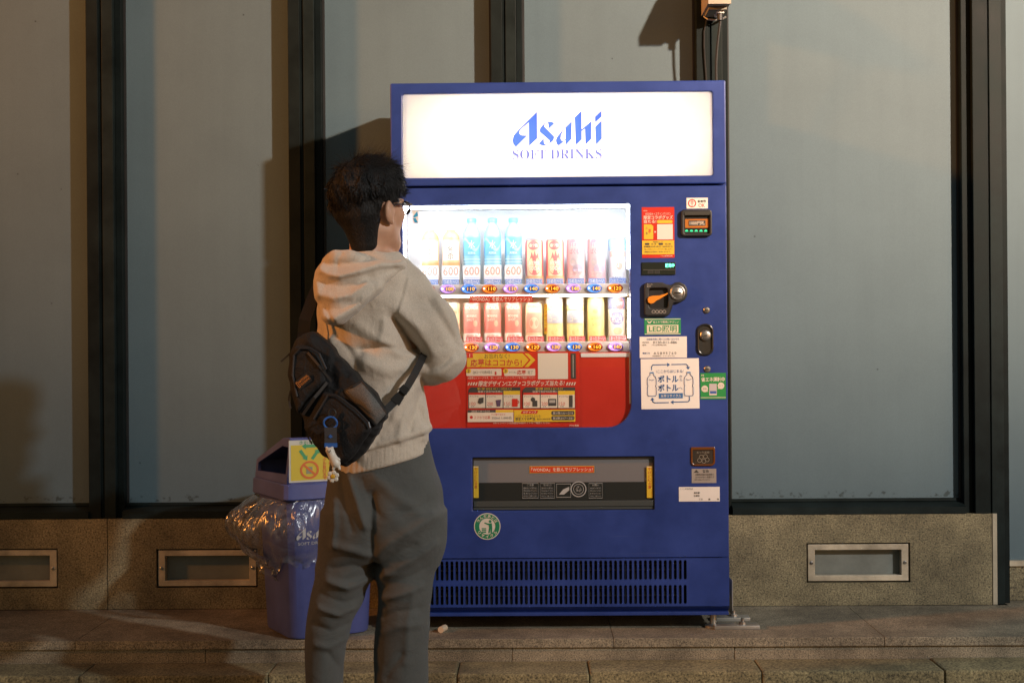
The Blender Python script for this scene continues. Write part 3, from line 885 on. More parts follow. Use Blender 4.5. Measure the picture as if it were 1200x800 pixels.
# LED strips
M_LED = glow((0.92, 0.97, 1.0), 37.0)
M_LEDW = glow((1.0, 0.90, 0.74), 33.0)
mb = MB(); mb.box(dx0 + .004, dx1 - .004, YF + .026, YF + .050, dz1 - .008, dz1 - .002, M_LED); mb.build('led_strip', M_LED, vm)
for xa, xb in ((dx0 + .002, dx0 + .008), (dx1 - .008, dx1 - .002)):
    mb = MB(); mb.box(xa, xb, YF + .024, YF + .040, zmid + .09, dz1 - .012, M_LED); mb.build('led_strip', M_LED, vm)
    mb = MB(); mb.box(xa, xb, YF + .024, YF + .036, zdm + .05, zmid - .012, M_LEDW); mb.build('led_strip', M_LEDW, vm)
mb = MB(); z = P(655, 345, YF + .05).z; mb.box(dx0 + .010, dx1 - .010, YF + .070, YF + .088, z - .006, z - .001, M_LEDW); mb.build('led_strip', M_LEDW, vm)
M_GLASS = clear('display_glass', (.98, .99, .99), 1.0, .015)
mb = MB(); mb.prism(win, YF + .012, YF + .016, M_GLASS); mb.build('display_glass', M_GLASS, vm)

# price bars with buttons
M_BAR = plain((.50, .46, .43), .4, 0.0, .1)
YB = YF + .058
BTN = {'R': (plain((.30, .028, .010), .22), (1.0, .28, .02)), 'P': (plain((.34, .20, .55), .22), (.60, .35, 1.0)), 'B': (plain((.025, .10, .42), .22), (.08, .30, 1.0))}
M_DIGIT = glow((1.0, 0.55, 0.04), 0.9)
price1 = ['100', '100', '110', '110', '110', '140', '140', '140', '140', '120']
price2 = ['130', '130', '130', '130', '130', '120', '130', '130', '160', '140']
M_COLD = plain((.24, .36, .72), .5); M_HOT = plain((.76, .16, .18), .5)
for row, (yt, yb_, yc, xs, cols, prices) in enumerate((
        (332.5, 345, 338.3, [500.2 + 24.5 * i for i in range(10)], 'RPBRPBRPBR', price1),
        (400.2, 413, 406.6, [503.8 + 24.15 * i for i in range(10)], 'PBRPBRPBRP', price2))):
    zb0, zb1 = P(655, yb_, YB).z, P(655, yt, YB).z
    mb = MB(); mb.box(dx0 + .002, P(737, 340, YB).x, YB, YB + .03, zb0, zb1, M_BAR, .003)
    bar = autosmooth(mb.build('price_bar', M_BAR, vm), 40)
    zt0, zt1 = zb1 + .001, P(655, yt - 6, YB).z
    for i, px in enumerate(xs):
        c = P(px, yc + (0.6 - i * .12), YB)
        body, gl = BTN[cols[i]]
        mb = MB(); rw, rh = .0275, .0165
        n = 24; prof = [(1.0, 0), (1.0, .003), (.93, .006), (.75, .0085), (.4, .010)]
        v = []; f = []
        for r, h in prof:
            v += [(c.x + rw * r * math.cos(2 * math.pi * k / n), c.y - h, c.z + rh * r * math.sin(2 * math.pi * k / n)) for k in range(n)]
        for a in range(len(prof) - 1): f += [(a * n + k, a * n + (k + 1) % n, (a + 1) * n + (k + 1) % n, (a + 1) * n + k) for k in range(n)]
        f += [tuple(range((len(prof) - 1) * n, len(prof) * n))]
        mb.raw(v, f, body)
        b = autosmooth(mb.build('button', body, bar), 60)
        mb = MB()
        # lit crescent at the left half of the button, and the price digits
        out = []; inn = []
        for k in range(13):
            a = R(75 + 250 * k / 12)
            out.append((c.x + rw * .88 * math.cos(a), c.z + rh * .88 * math.sin(a)))
            inn.append((c.x + .006 + rw * .62 * math.cos(a), c.z + rh * .66 * math.sin(a)))
        for k in range(12):
            mb.raw([(p[0], c.y - .0102, p[1]) for p in (out[k], out[k + 1], inn[k + 1], inn[k])], [(0, 1, 2, 3)], glow(gl, .55 if cols[i] != 'R' else .28))
        mb.flat(ngon(c.x - rw * .66, c.z + rh * .05, .0032), c.y - .0106, glow((1, .85, .75) if cols[i] == 'R' else (.9, .92, 1), 2.0))
        add_text(mb, prices[i], c.x - .004, c.z - .0062, c.x + .021, c.z + .0062, c.y - .0112, M_DIGIT, .012)
        mb.build('button_light', M_DIGIT, b, fix=False)
        # temperature tag standing on the bar
        mb = MB(); w = .0285; col = M_COLD if row == 0 else M_HOT
        tcx = P(xs[i] + 3.4, yt - 3, YB).x
        mb.box(tcx - w, tcx + w, YB + .012, YB + .014, zt0, zt1 + .001, col)
        add_text(mb, 'つめた〜い' if row == 0 else 'あったか〜い', tcx - w * .9, zt0 + .002, tcx + w * .9, zt1 - .001, YB + .0115, plain((.8, .85, .9), .5), .01, keep=False)
        mb.build('temperature_tag', col, bar, fix=False)

# ---- red poster and lower part of the window
mb = MB(); yq = YF + .022
mb.box(dx0 + .001, dx1 - .001, yq, yq + .004, dz0 - .003, zdm + .0015, M_RED)
red = mb.build('red_panel', M_RED, vm)
def print_sheet(name, parent, Y, rect_px, base, items, rot=0.0, thick=.0008, lab=None):
    """a sticker in the plane Y: base sheet + flat print. items use photo pixels."""
    x0, z0, x1, z1 = RC(*rect_px, Y)
    mb = MB(); mb.box(x0, x1, Y - thick, Y, z0, z1, base)
    for k, it in enumerate(items):
        kind = it[0]; yy = Y - thick - .0005 - .00006 * k
        if kind == 'r': a = RC(*it[1:5], Y); mb.flat(rrect(*a), yy, it[5])
        elif kind == 'o': a = RC(*it[1:5], Y); mb.flat(rrect(*a, it[6] if len(it) > 6 else .004), yy, it[5])
        elif kind == 't':
            a = RC(*it[2:6], Y); add_text(mb, it[1], *a, yy, it[6], it[7] if len(it) > 7 else .012, it[8] if len(it) > 8 else 0.0)
        elif kind == 'p': mb.flat([(P(u, v, Y).x, P(u, v, Y).z) for u, v in it[1]], yy, it[2])
        elif kind == 'c': c = P(it[1], it[2], Y); mb.flat(ngon(c.x, c.z, it[3] / 342), yy, it[4])
        elif kind == 'ring':
            c = P(it[1], it[2], Y); r1, r2 = it[3] / 342, it[4] / 342; n = 28; a0, a1 = it[6] if len(it) > 6 else (0, 360)
            for q in range(n):
                t0, t1 = R(a0 + (a1 - a0) * q / n), R(a0 + (a1 - a0) * (q + 1) / n)
                mb.raw([(c.x + r * math.cos(t), yy, c.z + r * math.sin(t)) for r, t in ((r1, t0), (r2, t0), (r2, t1), (r1, t1))], [(0, 1, 2, 3)], it[5])
        elif kind == 'line':
            pts = [P(u, v, Y) for u, v in it[1]]; w = it[2] / 342 / 2
            for a, b in zip(pts, pts[1:]):
                d = Vector((b.x - a.x, 0, b.z - a.z)); d.normalize(); nn = Vector((-d.z, 0, d.x)) * w; e = d * w * .8
                mb.raw([(q.x, yy, q.z) for q in (a - nn - e, b - nn + e, b + nn + e, a + nn - e)], [(0, 1, 2, 3)], it[3])
    o = mb.build(name, base, parent, fix=False)
    if rot:
        cx, cz = (x0 + x1) / 2, (z0 + z1) / 2
        me = o.data; ca, sa = math.cos(rot), math.sin(rot)
        for v in me.vertices:
            u, w = v.co.x - cx, v.co.z - cz
            v.co.x, v.co.z = cx + u * ca - w * sa, cz + u * sa + w * ca
    if lab: o['label'] = lab
    return o
def zx(u): return 540 + u / 8.42
def zy(v): return 405 + v / 8.42
def zr(a, b, c, d): return (zx(a), zy(b), zx(c), zy(d))
M_SHEET = plain((.62, .033, .018), .3, 0, .05)
M_CREAM = plain((.74, .66, .55), .5)
M_INKG = plain((.06, .055, .05), .5)
M_INKR = plain((.55, .05, .03), .5)
M_WINE = plain((.10, .06, .12), .5)
items = [('p', [(zx(62), zy(75)), (zx(668), zy(75)), (zx(735), zy(140)), (zx(668), zy(210)), (zx(60), zy(210))], M_YELLOW),
         ('p', [(zx(610), zy(75)), (zx(628), zy(75)), (zx(690), zy(140)), (zx(628), zy(210)), (zx(610), zy(210)), (zx(672), zy(140))], M_SHEET),
         ('r', *zr(55, 70, 120, 120), M_SHEET), ('t', '1', *zr(72, 80, 104, 112), M_CREAM, .02),
         ('t', 'お忘れなく!', *zr(232, 80, 480, 124), M_INKG, .0), ('t', '応募はココから!', *zr(95, 132, 602, 202), M_INKR, .02),
         ('o', *zr(55, 228, 402, 296), M_CREAM, .003), ('o', *zr(428, 228, 735, 296), M_CREAM, .003),
         ('c', zx(76), zy(248), 3.0, M_YELLOW), ('c', zx(442), zy(248), 3.0, M_YELLOW), ('t', '2', *zr(62, 232, 90, 264), M_INKG), ('t', '3', *zr(428, 232, 456, 264), M_INKG),
         ('t', 'QRコードを読み取る', *zr(120, 244, 310, 280), M_INKG, 0), ('t', '応募', *zr(555, 240, 645, 284), M_INKR, .02), ('t', 'サイトから', *zr(475, 250, 550, 276), M_INKG, 0), ('t', '完了', *zr(660, 246, 710, 280), M_INKG, 0),
         ('r', *zr(335, 255, 352, 288), M_INKR),
         ('t', '※画像はイメージです。詳しくはキャンペーンサイトをご確認ください', *zr(70, 306, 735, 326), M_CREAM, 0),
         ('r', *zr(760, 74, 1058, 328), plain((.76, .70, .60), .5)),
         ('r', *zr(1085, 74, 1136, 326), M_INKG), ('r', *zr(1103, 90, 1114, 310), plain((.35, .33, .3), .5)),
         ('t', '限定デザイン!エヴァコラボグッズ当たる!', *zr(172, 346, 1018, 394), M_CREAM, .02, .15)]
for k in range(4):
    for b in (66, 1036): items.append(('p', [(zx(b + 25 * k), zy(390)), (zx(b + 12 + 25 * k), zy(360)), (zx(b + 25 + 25 * k), zy(360)), (zx(b + 13 + 25 * k), zy(390))], M_CREAM))
for (a, b, tt, names) in ((75, 588, '第1弾 2024.10.1〜2025.1.5', ('100', '200', '150')), (612, 1128, '第2弾 2025.1.6〜3.31', ('100', '200', '150'))):
    items += [('p', [(zx(a), zy(616)), (zx(a), zy(435)), (zx(a + 25), zy(408)), (zx(b), zy(408)), (zx(b), zy(616))], M_INKG),
              ('t', tt, *zr(a + 60, 412, b - 60, 434), M_YELLOW, .0), ('t', '抽選で合計900名様に当たる', *zr(a + 30, 442, b - 30, 460), M_CREAM, 0)]
    w = (b - a) / 3
    for k in range(3):
        c0 = a + k * w + 4; c1 = a + (k + 1) * w - 4
        items += [('r', *zr(c0, 462, c1, 612), M_CREAM), ('r', *zr(c0, 462 if k < 2 else 444, c1, 482), M_RED if k < 2 else M_YELLOW),
                  ('t', names[k], *zr(c0 + 8, 555, c0 + 68, 588), M_INKR, 0), ('t', '名様', *zr(c0 + 20, 590, c0 + 55, 604), M_INKG, 0), ('t', 'オリジナル', *zr(c0 + 6, 490, c0 + 96, 508), M_INKG, 0)]
T = items.append
T(('p', [(zx(168), zy(560)), (zx(180), zy(515)), (zx(226), zy(508)), (zx(224), zy(560)), (zx(190), zy(575))], M_INKG))
T(('p', [(zx(345), zy(535)), (zx(398), zy(530)), (zx(388), zy(598)), (zx(355), zy(598))], M_WINE))
T(('o', *zr(505, 522, 562, 600), M_RED, .002)); T(('ring', zx(562), zy(555), 1.0, 1.8, M_RED))
T(('c', zx(712), zy(530), 2.6, M_INKG)); T(('r', *zr(706, 540, 755, 598), M_INKG))
T(('r', *zr(862, 522, 942, 592), M_INKG)); T(('r', *zr(872, 534, 932, 562), plain((.4, .38, .35), .5)))
T(('o', *zr(1066, 488, 1104, 606), M_INKG, .002))
items += [('r', *zr(68, 632, 520, 748), M_CREAM), ('r', *zr(68, 632, 345, 656), M_INKG), ('r', *zr(345, 632, 520, 656), M_YELLOW), ('t', '2025.1.6〜3.31', *zr(85, 636, 305, 653), M_CREAM, 0),
          ('c', zx(105), zy(704), 1.8, M_RED), ('t', 'スマホで応募', *zr(130, 690, 290, 722), M_INKR, 0), ('t', '350ml 1,000名', *zr(305, 696, 500, 724), M_INKG, 0), ('t', 'その場で当たる', *zr(300, 668, 440, 686), M_INKR, 0),
          ('r', *zr(526, 632, 1130, 746), M_YELLOW), ('p', [(zx(590), zy(670)), (zx(606), zy(638)), (zx(765), zy(638)), (zx(750), zy(670))], M_RED), ('t', 'Wチャンス', *zr(612, 642, 745, 666), M_CREAM, .01),
          ('t', 'ハズレても必ずもらえる!', *zr(540, 680, 790, 704), M_INKG, 0), ('t', '限定スマホ壁紙', *zr(540, 706, 735, 736), M_INKG, .02), ('t', '毎月3,000名様', *zr(750, 712, 885, 732), M_INKG, 0),
          ('o', *zr(893, 642, 1120, 682), M_INKG, .005), ('o', *zr(893, 692, 1120, 732), M_INKG, .005), ('t', '第1弾:1/6〜2/16', *zr(908, 650, 1108, 674), M_CREAM, 0), ('t', '第2弾:2/17〜3/31', *zr(908, 700, 1108, 724), M_CREAM, 0),
          ('t', '※キャンペーンの詳細はWEBサイトをご確認ください', *zr(320, 752, 880, 768), M_CREAM, 0), ('t', 'アサヒ飲料', *zr(1070, 776, 1165, 796), M_CREAM, .01)]
print_sheet('campaign_poster', vm, yq - .002, (546.5, 412.5, 679.5, 499.5), M_SHEET, items, lab='red campaign poster with yellow arrow and product tables')
mb = MB()
for xx in (F(738, 460).x, dx0 + .001):
    mb.box(xx, xx + .004, YF + .017, YF + .03, dz0 + .08, zdm, M_WHITEP)
a = FR(681, 413.8, 738, 418); mb.box(a[0], a[2], YF + .018, YF + .0215, a[1], a[3], M_WHITEP)
mb.build('window_trim', M_WHITEP, vm)

# red banner and yellow flag inside the window
YB2 = YF + .050
def banner(px, Y, name='banner', par=None):
    return print_sheet(name, par or vm, Y, px, plain((.60, .04, .015), .4), [('r', px[0] + .8, px[1] + .8, px[2] - .8, px[3] - .8, plain((.56, .028, .012), .4)),
                       ('t', '「WONDA」を飲んでリフレッシュ!', px[0] + 1.5, px[1] + 1.1, px[2] - 1.5, px[3] - 1.1, M_CREAM, .014)])
banner((550, 346.8, 624.5, 354), YB2)
print_sheet('flag', vm, YB2, (637.4, 356, 641.4, 391.5), M_YELLOW, [('t', 'ワ', 638, 358, 641, 362, M_INKR), ('t', 'ン', 638, 363, 641, 367, M_INKR), ('t', 'ダ', 638, 368, 641, 372, M_INKR), ('t', 'で', 638, 374, 641, 378, M_INKR), ('t', '一', 638, 379, 641, 382, M_INKR), ('t', '服', 638, 384, 641, 388, M_INKR)])
print_sheet('blue_mark', vm, YF + .011, (483.5, 247, 490.5, 262), M_WHITEP, [('p', [(484, 254), (489, 247.5), (490, 253), (486, 255)], plain((.02, .35, .7), .5)), ('p', [(484, 256), (487, 255.5), (490, 261), (486, 261)], plain((.02, .35, .7), .5))])

# ---- shelves behind the price bars
for (yt) in (332.5, 400.2):
    z = P(655, yt, YB).z
    mb = MB(); mb.box(dx0 + .002, dx1 - .002, YB + .0305, yi - .001, z - .008, z - .002, M_IN); mb.build('shelf', M_IN, vm)
shelf1 = P(655, 332.5, YB).z - .002
shelf2 = P(655, 400.2, YB).z - .002

# ---- stickers and fittings on the control side
YS = YF - .0002
M_S = plain((.86, .82, .76), .55, 0, .08)
print_sheet('sticker', vm, YS, (752, 243, 790.5, 302), M_RED, [
    ('t', 'WONDA', 754, 246, 758.5, 248.2, M_CREAM), ('t', 'WONDA × エヴァンゲリオン', 756, 249, 786, 252.2, M_CREAM, 0), ('t', '限定コラボグッズ', 754.3, 252.8, 788.5, 257, M_CREAM, .02), ('t', '当たる!', 754.3, 257.6, 769, 261.6, M_CREAM, .02),
    ('o', 770, 258, 788, 261.6, M_YELLOW, .004), ('p', [(754.5, 263), (763, 263), (765.5, 265), (765.5, 280.5), (754.5, 280.5)], M_YELLOW), ('t', '応', 756.5, 266, 759, 269, M_INKR), ('t', '募', 759.5, 268, 763, 274, M_INKR), ('t', '券', 756.5, 270, 759, 277, M_INKG, 0),
    ('p', [(767, 270.5), (769, 271.8), (767, 273)], M_CREAM), ('r', 770, 262.8, 788.5, 280.6, plain((.74, .68, .62), .5)),
    ('r', 752.4, 282, 790.1, 298, M_YELLOW), ('t', '対象商品はこちら', 765, 282.6, 777, 284.6, M_INKG), ('o', 755.5, 284.8, 761, 287.2, M_INKG, .003), ('o', 771.5, 284.8, 777, 287.2, M_INKG, .003), ('t', '第1弾', 763, 284.8, 769, 287.2, M_INKG, 0), ('t', '第2弾', 779, 284.8, 786, 287.2, M_INKG, 0),
    ('t', '応募期間:2024年10月1日〜2025年3月31日', 754.5, 288, 788, 290, M_INKG), ('t', '詳しくはキャンペーンサイトをご覧ください。', 755, 291.2, 788, 293, M_INKG, 0), ('t', '通信料はお客様のご負担となります。', 755, 294.2, 786, 296, M_INKG, 0), ('t', 'アサヒ飲料株式会社', 774, 299, 788, 300.8, M_CREAM, 0)], lab='red and yellow campaign sticker')
print_sheet('sticker', vm, YS, (804.5, 232, 829.5, 244.3), M_S, [('ring', 811, 238.2, 3.6, 4.8, M_INKR), ('r', 809, 236, 813, 236.6, M_INKR), ('r', 809, 238, 813, 238.6, M_INKR), ('r', 810.7, 234, 811.3, 242, M_INKR), ('t', '新紙幣', 817.5, 234.4, 827.5, 237.4, M_INKG), ('t', 'OK', 818.5, 238.6, 826, 242.8, M_INKR, .0)], lab='small cream sticker reading OK')
# bill slot
x0, z0, x1, z1 = FR(797.5, 246, 834, 277)
br = plate('bill_slot', rrect(x0, z0, x1, z1, .012, 4), [rrect(*FR(801.5, 252, 831, 274), .004)], YF - .016, .0155, M_BLACKP, vm, .004)
mb = MB(); a = FR(801, 251.5, 831.5, 274.5); mb.box(a[0], a[2], YF - .004, YF - .0008, a[1], a[3], M_BLACK)
a = FR(802.5, 257, 830, 267); mb.box(a[0], a[2], YF - .0062, YF - .0041, a[1], a[3], plain((.50, .16, .02), .35))
a = FR(807, 258.6, 826.5, 264.6); mb.box(a[0], a[2], YF - .0078, YF - .0063, a[1], a[3], M_INKG)
add_text(mb, '1000円札', *FR(808, 259.4, 825.6, 263.8), YF - .0084, M_CREAM, .01)
for k in range(5):
    q = F(804.5 + 5.6 * k, 270.5); mb.flat([(q.x - .006, q.z - .003), (q.x + .006, q.z - .003), (q.x + .003, q.z + .003), (q.x - .003, q.z + .003)], YF - .0046, glow((.02, .75, .32), .6))
a = FR(801.6, 249, 831, 252.5); mb.box(a[0], a[2], YF - .018, YF - .0162, a[1], a[3], plain((.05, .05, .045), .3))
mb.build('bill_mouth', M_BLACK, br, fix=False)
# amount display
a = FR(752, 307.5, 791.5, 322); mb = MB(); mb.box(a[0], a[2], YF - .005, YF - .0003, a[1], a[3], plain((.012, .018, .015), .25), .001)
dsp = mb.build('amount_display', M_BLACK, vm)
mb = MB(); add_text(mb, '販売中', *FR(779.5, 308.8, 790, 313.4), YF - .0058, glow((.15, 1.0, .62), 3.2), .02)
a = FR(753.5, 316, 790.5, 316.4); mb.flat(rrect(*a), YF - .0058, plain((.08, .08, .075), .4))
for q0, q1 in ((759, 765.5), (767, 773)):
    a = FR(q0, 317.5, q1, 320.4); b = FR(q0 + .4, 317.9, q1 - .4, 320); mb.flat(rrect(*a), YF - .0058, plain((.08, .08, .075), .4)); mb.flat(rrect(*b), YF - .0060, M_BLACK)
mb.build('display_digits', M_BLACK, dsp, fix=False)
# coin unit
ring = [(754.5, 334), (756.5, 331.5), (776, 331), (781, 333.5), (786, 334), (791, 331), (796, 330.5), (802, 333.5), (805, 339), (805, 346), (802, 351.5), (796, 354.5), (789, 355), (784.5, 368), (782, 370), (757, 370.3), (754.7, 368)]
cr = [(F(u, v).x, F(u, v).z) for u, v in ring]
cu = plate('coin_unit', cr, [rrect(*FR(760, 338, 782, 361), .008, 4)], YF - .018, .0176, M_BLACKP, vm, .004)
mb = MB(); a = FR(759.5, 337.5, 782.5, 361.5); mb.box(a[0], a[2], YF - .002, YF - .0005, a[1], a[3], M_BLACK); mb.build('coin_recess', M_BLACK, cu)
mb = MB(); lev = [(758.3, 350.5), (760, 347.8), (764, 346.8), (772, 346.5), (781.5, 343.6), (781.8, 344.6), (773.5, 349.8), (768, 352.6), (765.5, 355), (762, 356), (759, 354.3)]
mb.prism([(F(u, v).x, F(u, v).z) for u, v in lev], YF - .026, YF - .014, M_ORANGE); mb.build('return_lever', M_ORANGE, cu)
q = F(793.3, 343.2); mb = MB(); mb.lathe([(.026, .018), (.026, .021), (.0215, .0235), (.0215, .019), (.017, .020), (.010, .0235), (.001, .0245)], (q.x, YF, q.z), M_STEEL2, 28, 'Y'); sl = autosmooth(mb.build('coin_slot', M_STEEL2, cu))
mb = MB(); mb.box(q.x - .011, q.x + .011, YF - .0256, YF - .02, q.z - .0022, q.z + .0022, M_DARK); mb.build('slot_opening', M_DARK, sl)
mb = MB(); add_text(mb, 'おつり', *FR(757.5, 332.6, 764, 334.6), YF - .0186, plain((.45, .42, .38), .5), .0); add_text(mb, '返却', *FR(757.5, 334.9, 762, 336.8), YF - .0186, plain((.45, .42, .38), .5), .0)
for k in range(4):
    c = F(765.3 + 4.2 * k, 365.3)
    for j in range(16):
        t0, t1 = 2 * math.pi * j / 16, 2 * math.pi * (j + 1) / 16
        mb.raw([(c.x + r * 1.15 * math.cos(t), YF - .0186, c.z + r * math.sin(t)) for r, t in ((.0042, t0), (.0054, t0), (.0054, t1), (.0042, t1))], [(0, 1, 2, 3)], plain((.45, .42, .38), .5))
mb.build('coin_marks', M_INK, cu, fix=False)
print_sheet('sticker', vm, YS, (755, 373, 798, 392), M_GREEN, [('r', 755.6, 373.6, 797.4, 374.1, M_CREAM), ('r', 755.6, 391, 797.4, 391.5, M_CREAM), ('p', [(758, 375.6), (761, 377.4), (765, 374.8), (762, 378.8), (760, 378.8)], M_CREAM), ('t', '省エネで環境にやさしい', 765, 375.8, 795.5, 378.6, M_CREAM, .01), ('r', 758, 380.6, 795, 390, plain((.70, .66, .50), .5)), ('t', 'LED照明', 760.5, 381.6, 793, 389, plain((.02, .25, .09), .5), .015)], lab='green and cream sticker about the lighting')
print_sheet('sticker', vm, YS, (749.5, 394.5, 805, 419), M_S, [('t', '自動販売機に関するお問い合わせ先', 758, 396.2, 796, 398.4, M_INKB, .0), ('t', 'お客様相談室', 752.5, 400.3, 760.5, 402, M_INKG, 0), ('t', '0120-011-886', 763.5, 399.6, 795, 402.4, M_INKG, 0), ('t', '設置場所', 752.5, 403.4, 757.5, 405, M_INKG, 0), ('t', 'アサヒ飲料販売株式会社', 763.5, 403.4, 781, 405, M_INKG, 0), ('t', '管理番号', 753, 412.8, 761.5, 414.8, M_INKB, .01), ('t', 'A 5 8 9 5 7 6 0', 766, 412.4, 792.5, 415, M_INKG, 0), ('t', '24時間受付・フリーダイヤル', 761, 416.2, 794, 417.6, M_INKG, 0)], lab='cream contact label with small print')
bl = [('line', [(763.6, 433), (763.6, 429.5), (765.2, 427.3), (782, 427)], 1.1, M_INKB), ('p', [(782, 425), (785.5, 427), (782, 429.5)], M_INKB), ('line', [(787.3, 427), (804, 426.8), (806, 428.5), (806.4, 430)], 1.1, M_INKB), ('p', [(804, 430), (808.8, 430), (806.4, 433)], M_INKB),
      ('line', [(807.6, 465), (807.6, 469), (806, 470.6), (788, 471)], 1.1, M_INKB), ('p', [(789, 468.8), (785.4, 471), (789, 473.4)], M_INKB), ('line', [(783, 471.4), (767, 471.6), (764.8, 470.4), (764.3, 468)], 1.1, M_INKB), ('p', [(762, 468.6), (764.2, 465.2), (766.6, 468.4)], M_INKB),
      ('t', '\\ここからはじまる/', 769, 433.2, 801, 436.6, M_INKB, 0), ('t', 'ボトル', 771, 439.6, 795, 447.8, M_INKB, .02), ('t', 'か', 796.2, 439.4, 799.6, 442.6, M_INKB, 0), ('t', 'ら', 796.8, 443.4, 799.4, 446.8, M_INKB, 0), ('t', 'ボトル', 771, 450, 795, 458.2, M_INKB, .02), ('t', 'へ', 795.4, 453.6, 799.8, 456, M_INKB, 0),
      ('r', 772, 460.6, 800, 466.4, plain((.04, .16, .40), .5)), ('t', '水平リサイクル', 774, 461.8, 798, 465.4, M_CREAM, .012)]
for cx in (763.8, 807):
    o = [(-1.9, 436.2), (-1.9, 438.8), (-4.6, 442), (-5.2, 444.5), (-5.2, 450), (-4.5, 452), (-5.2, 454), (-5.2, 462), (-4.2, 463.6), (0, 463.8)]
    loop = [(cx + a, b) for a, b in o] + [(cx - a, b) for a, b in o[::-1][1:]]
    bl.append(('line', loop + [loop[0]], .65, M_INKB)); bl.append(('r', cx - 2.2, 435.6, cx + 2.2, 437, plain((.05, .22, .5), .5))); bl.append(('line', [(cx - 3, 444.4), (cx, 445.4), (cx + 3, 444.2)], .5, M_INKB))
print_sheet('sticker', vm, YS, (751, 420.3, 819.6, 478.6), plain((.87, .84, .79), .55, 0, .06), bl, rot=R(.5), lab='square cream sticker with two blue outlined bottles')
print_sheet('sticker', vm, YS, (820.6, 437, 850.8, 467.5), plain((.02, .28, .06), .45, 0, .05), [('t', '節電', 821.6, 438.6, 825, 440.6, M_CREAM, .01), ('t', '省エネ運転中', 821.6, 441.8, 849.4, 447, M_CREAM, .03), ('r', 831, 449.4, 840, 463, plain((.55, .50, .50), .5)), ('r', 832, 458, 839.4, 461, plain((.05, .12, .4), .5)), ('r', 831.4, 461.4, 839.8, 462.6, M_CREAM), ('c', 825.8, 455.4, 3.9, M_CREAM), ('p', [(828, 457), (830.4, 458.6), (827, 458.8)], M_CREAM), ('c', 844.8, 451.8, 3.9, M_CREAM), ('p', [(842, 453.6), (840.8, 455.6), (843.6, 455)], M_CREAM), ('t', '節電', 823.6, 454.4, 828, 456.4, plain((.3, .3, .2), .5), 0), ('t', 'エコ', 842.6, 450.8, 847, 452.8, plain((.3, .3, .2), .5), 0), ('r', 821, 465.4, 850.4, 465.9, M_CREAM)], lab='green energy saving sticker')
for (u, v) in ((828, 363.4), (829, 432.3)):
    q = F(u, v); mb = MB(); mb.lathe([(.0115, .0003), (.0115, .003), (.009, .0055), (.003, .0065)], (q.x, YF, q.z), M_STEEL2, 20, 'Y'); o = autosmooth(mb.build('screw', M_STEEL2, vm))
    mb = MB(); mb.box(q.x - .006, q.x + .006, YF - .0068, YF - .006, q.z - .0014, q.z + .0014, M_DARK); mb.build('screw_slot', M_DARK, o)
# lock handle
a = FR(816.5, 379.3, 836, 416.3)
lk = plate('lock_handle', rrect(*a, .024, 6), [rrect(a[0] + .007, a[1] + .007, a[2] - .007, a[3] - .007, .018, 6)], YF - .008, .0076, plain((.03, .03, .03), .25, .3), vm, .003)
mb = MB(); mb.prism(rrect(a[0] + .006, a[1] + .006, a[2] - .006, a[3] - .006, .018, 6), YF - .003, YF - .0005, plain((.05, .048, .042), .35, .3, .5)); mb.build('handle_plate', M_BLACK, lk)
q = F(826.5, 393); mb = MB(); mb.lathe([(.019, .003), (.019, .008), (.016, .011), (.013, .012), (.004, .013)], (q.x, YF, q.z), M_STEEL2, 24, 'Y'); mb.box(q.x - .005, q.x + .005, YF - .0136, YF - .012, q.z - .0015, q.z + .0015, M_DARK)
autosmooth(mb.build('lock_cylinder', M_STEEL2, lk))
# pickup tray
mb = MB(); yk = YF + .11
mb.raw([(px0 - .003, YF + .0605, pz0 - .003), (px1 + .003, YF + .0605, pz0 - .003), (px1 + .003, YF + .0605, pz1 + .003), (px0 - .003, YF + .0605, pz1 + .003), (px0 - .003, yk, pz0 - .003), (px1 + .003, yk, pz0 - .003), (px1 + .003, yk, pz1 + .003), (px0 - .003, yk, pz1 + .003)], [(0, 1, 5, 4), (1, 2, 6, 5), (2, 3, 7, 6), (3, 0, 4, 7), (4, 5, 6, 7)], M_BLACKP)
mb.build('pickup_box', M_BLACKP, vm, fix=False)
M_FLAP = clear('flap_plastic', (.50, .49, .46), 1.3, .12, body=.22)
z565 = F(655, 565.5).z; z588 = F(655, 586.5).z
mb = MB(); mb.box(px0 + .004, px1 - .004, YF + .020, YF + .024, z565, pz1 - .004, M_FLAP); fl = mb.build('pickup_flap', M_FLAP, vm)
mb = MB(); mb.box(px0 + .004, px1 - .004, YF + .016, YF + .026, z588, z565 - .0006, plain((.018, .022, .022), .35)); lowf = mb.build('pickup_flap_lower', M_BLACK, vm)
M_GR = plain((.055, .065, .064), .4)
mb = MB(); mb.box(px0 + .003, px1 - .003, YF + .006, YF + .030, pz0 + .012, z588 - .0006, M_GR, .002); mb.box(px0 + .003, px1 - .003, YF + .010, YF + .040, pz0 + .002, pz0 + .0115, M_GR); mb.build('pickup_sill', M_GR, vm)
mb = MB(); mb.box(px0 + .002, px1 - .002, YF + .012, YF + .05, pz1 - .0035, pz1 - .0005, M_BLACKP); mb.box(px0 + .0005, px0 + .0035, YF + .01, YF + .05, pz0 + .002, pz1 - .004, M_BLACKP); mb.box(px1 - .0035, px1 - .0005, YF + .01, YF + .05, pz0 + .002, pz1 - .004, M_BLACKP); mb.build('pickup_frame', M_BLACKP, vm)
b = print_sheet('sticker', vm, YF + .0195, (620.5, 546, 696.5, 553.6), plain((.62, .30, .03), .45), [('r', 621.3, 546.8, 695.7, 552.9, plain((.60, .05, .012), .4)), ('t', '「WONDA」を飲んでリフレッシュ!', 622.5, 547.6, 694.5, 552, M_CREAM, .014)], lab='orange-edged red strip on the pickup flap')
gk = plain((.42, .44, .44), .5)
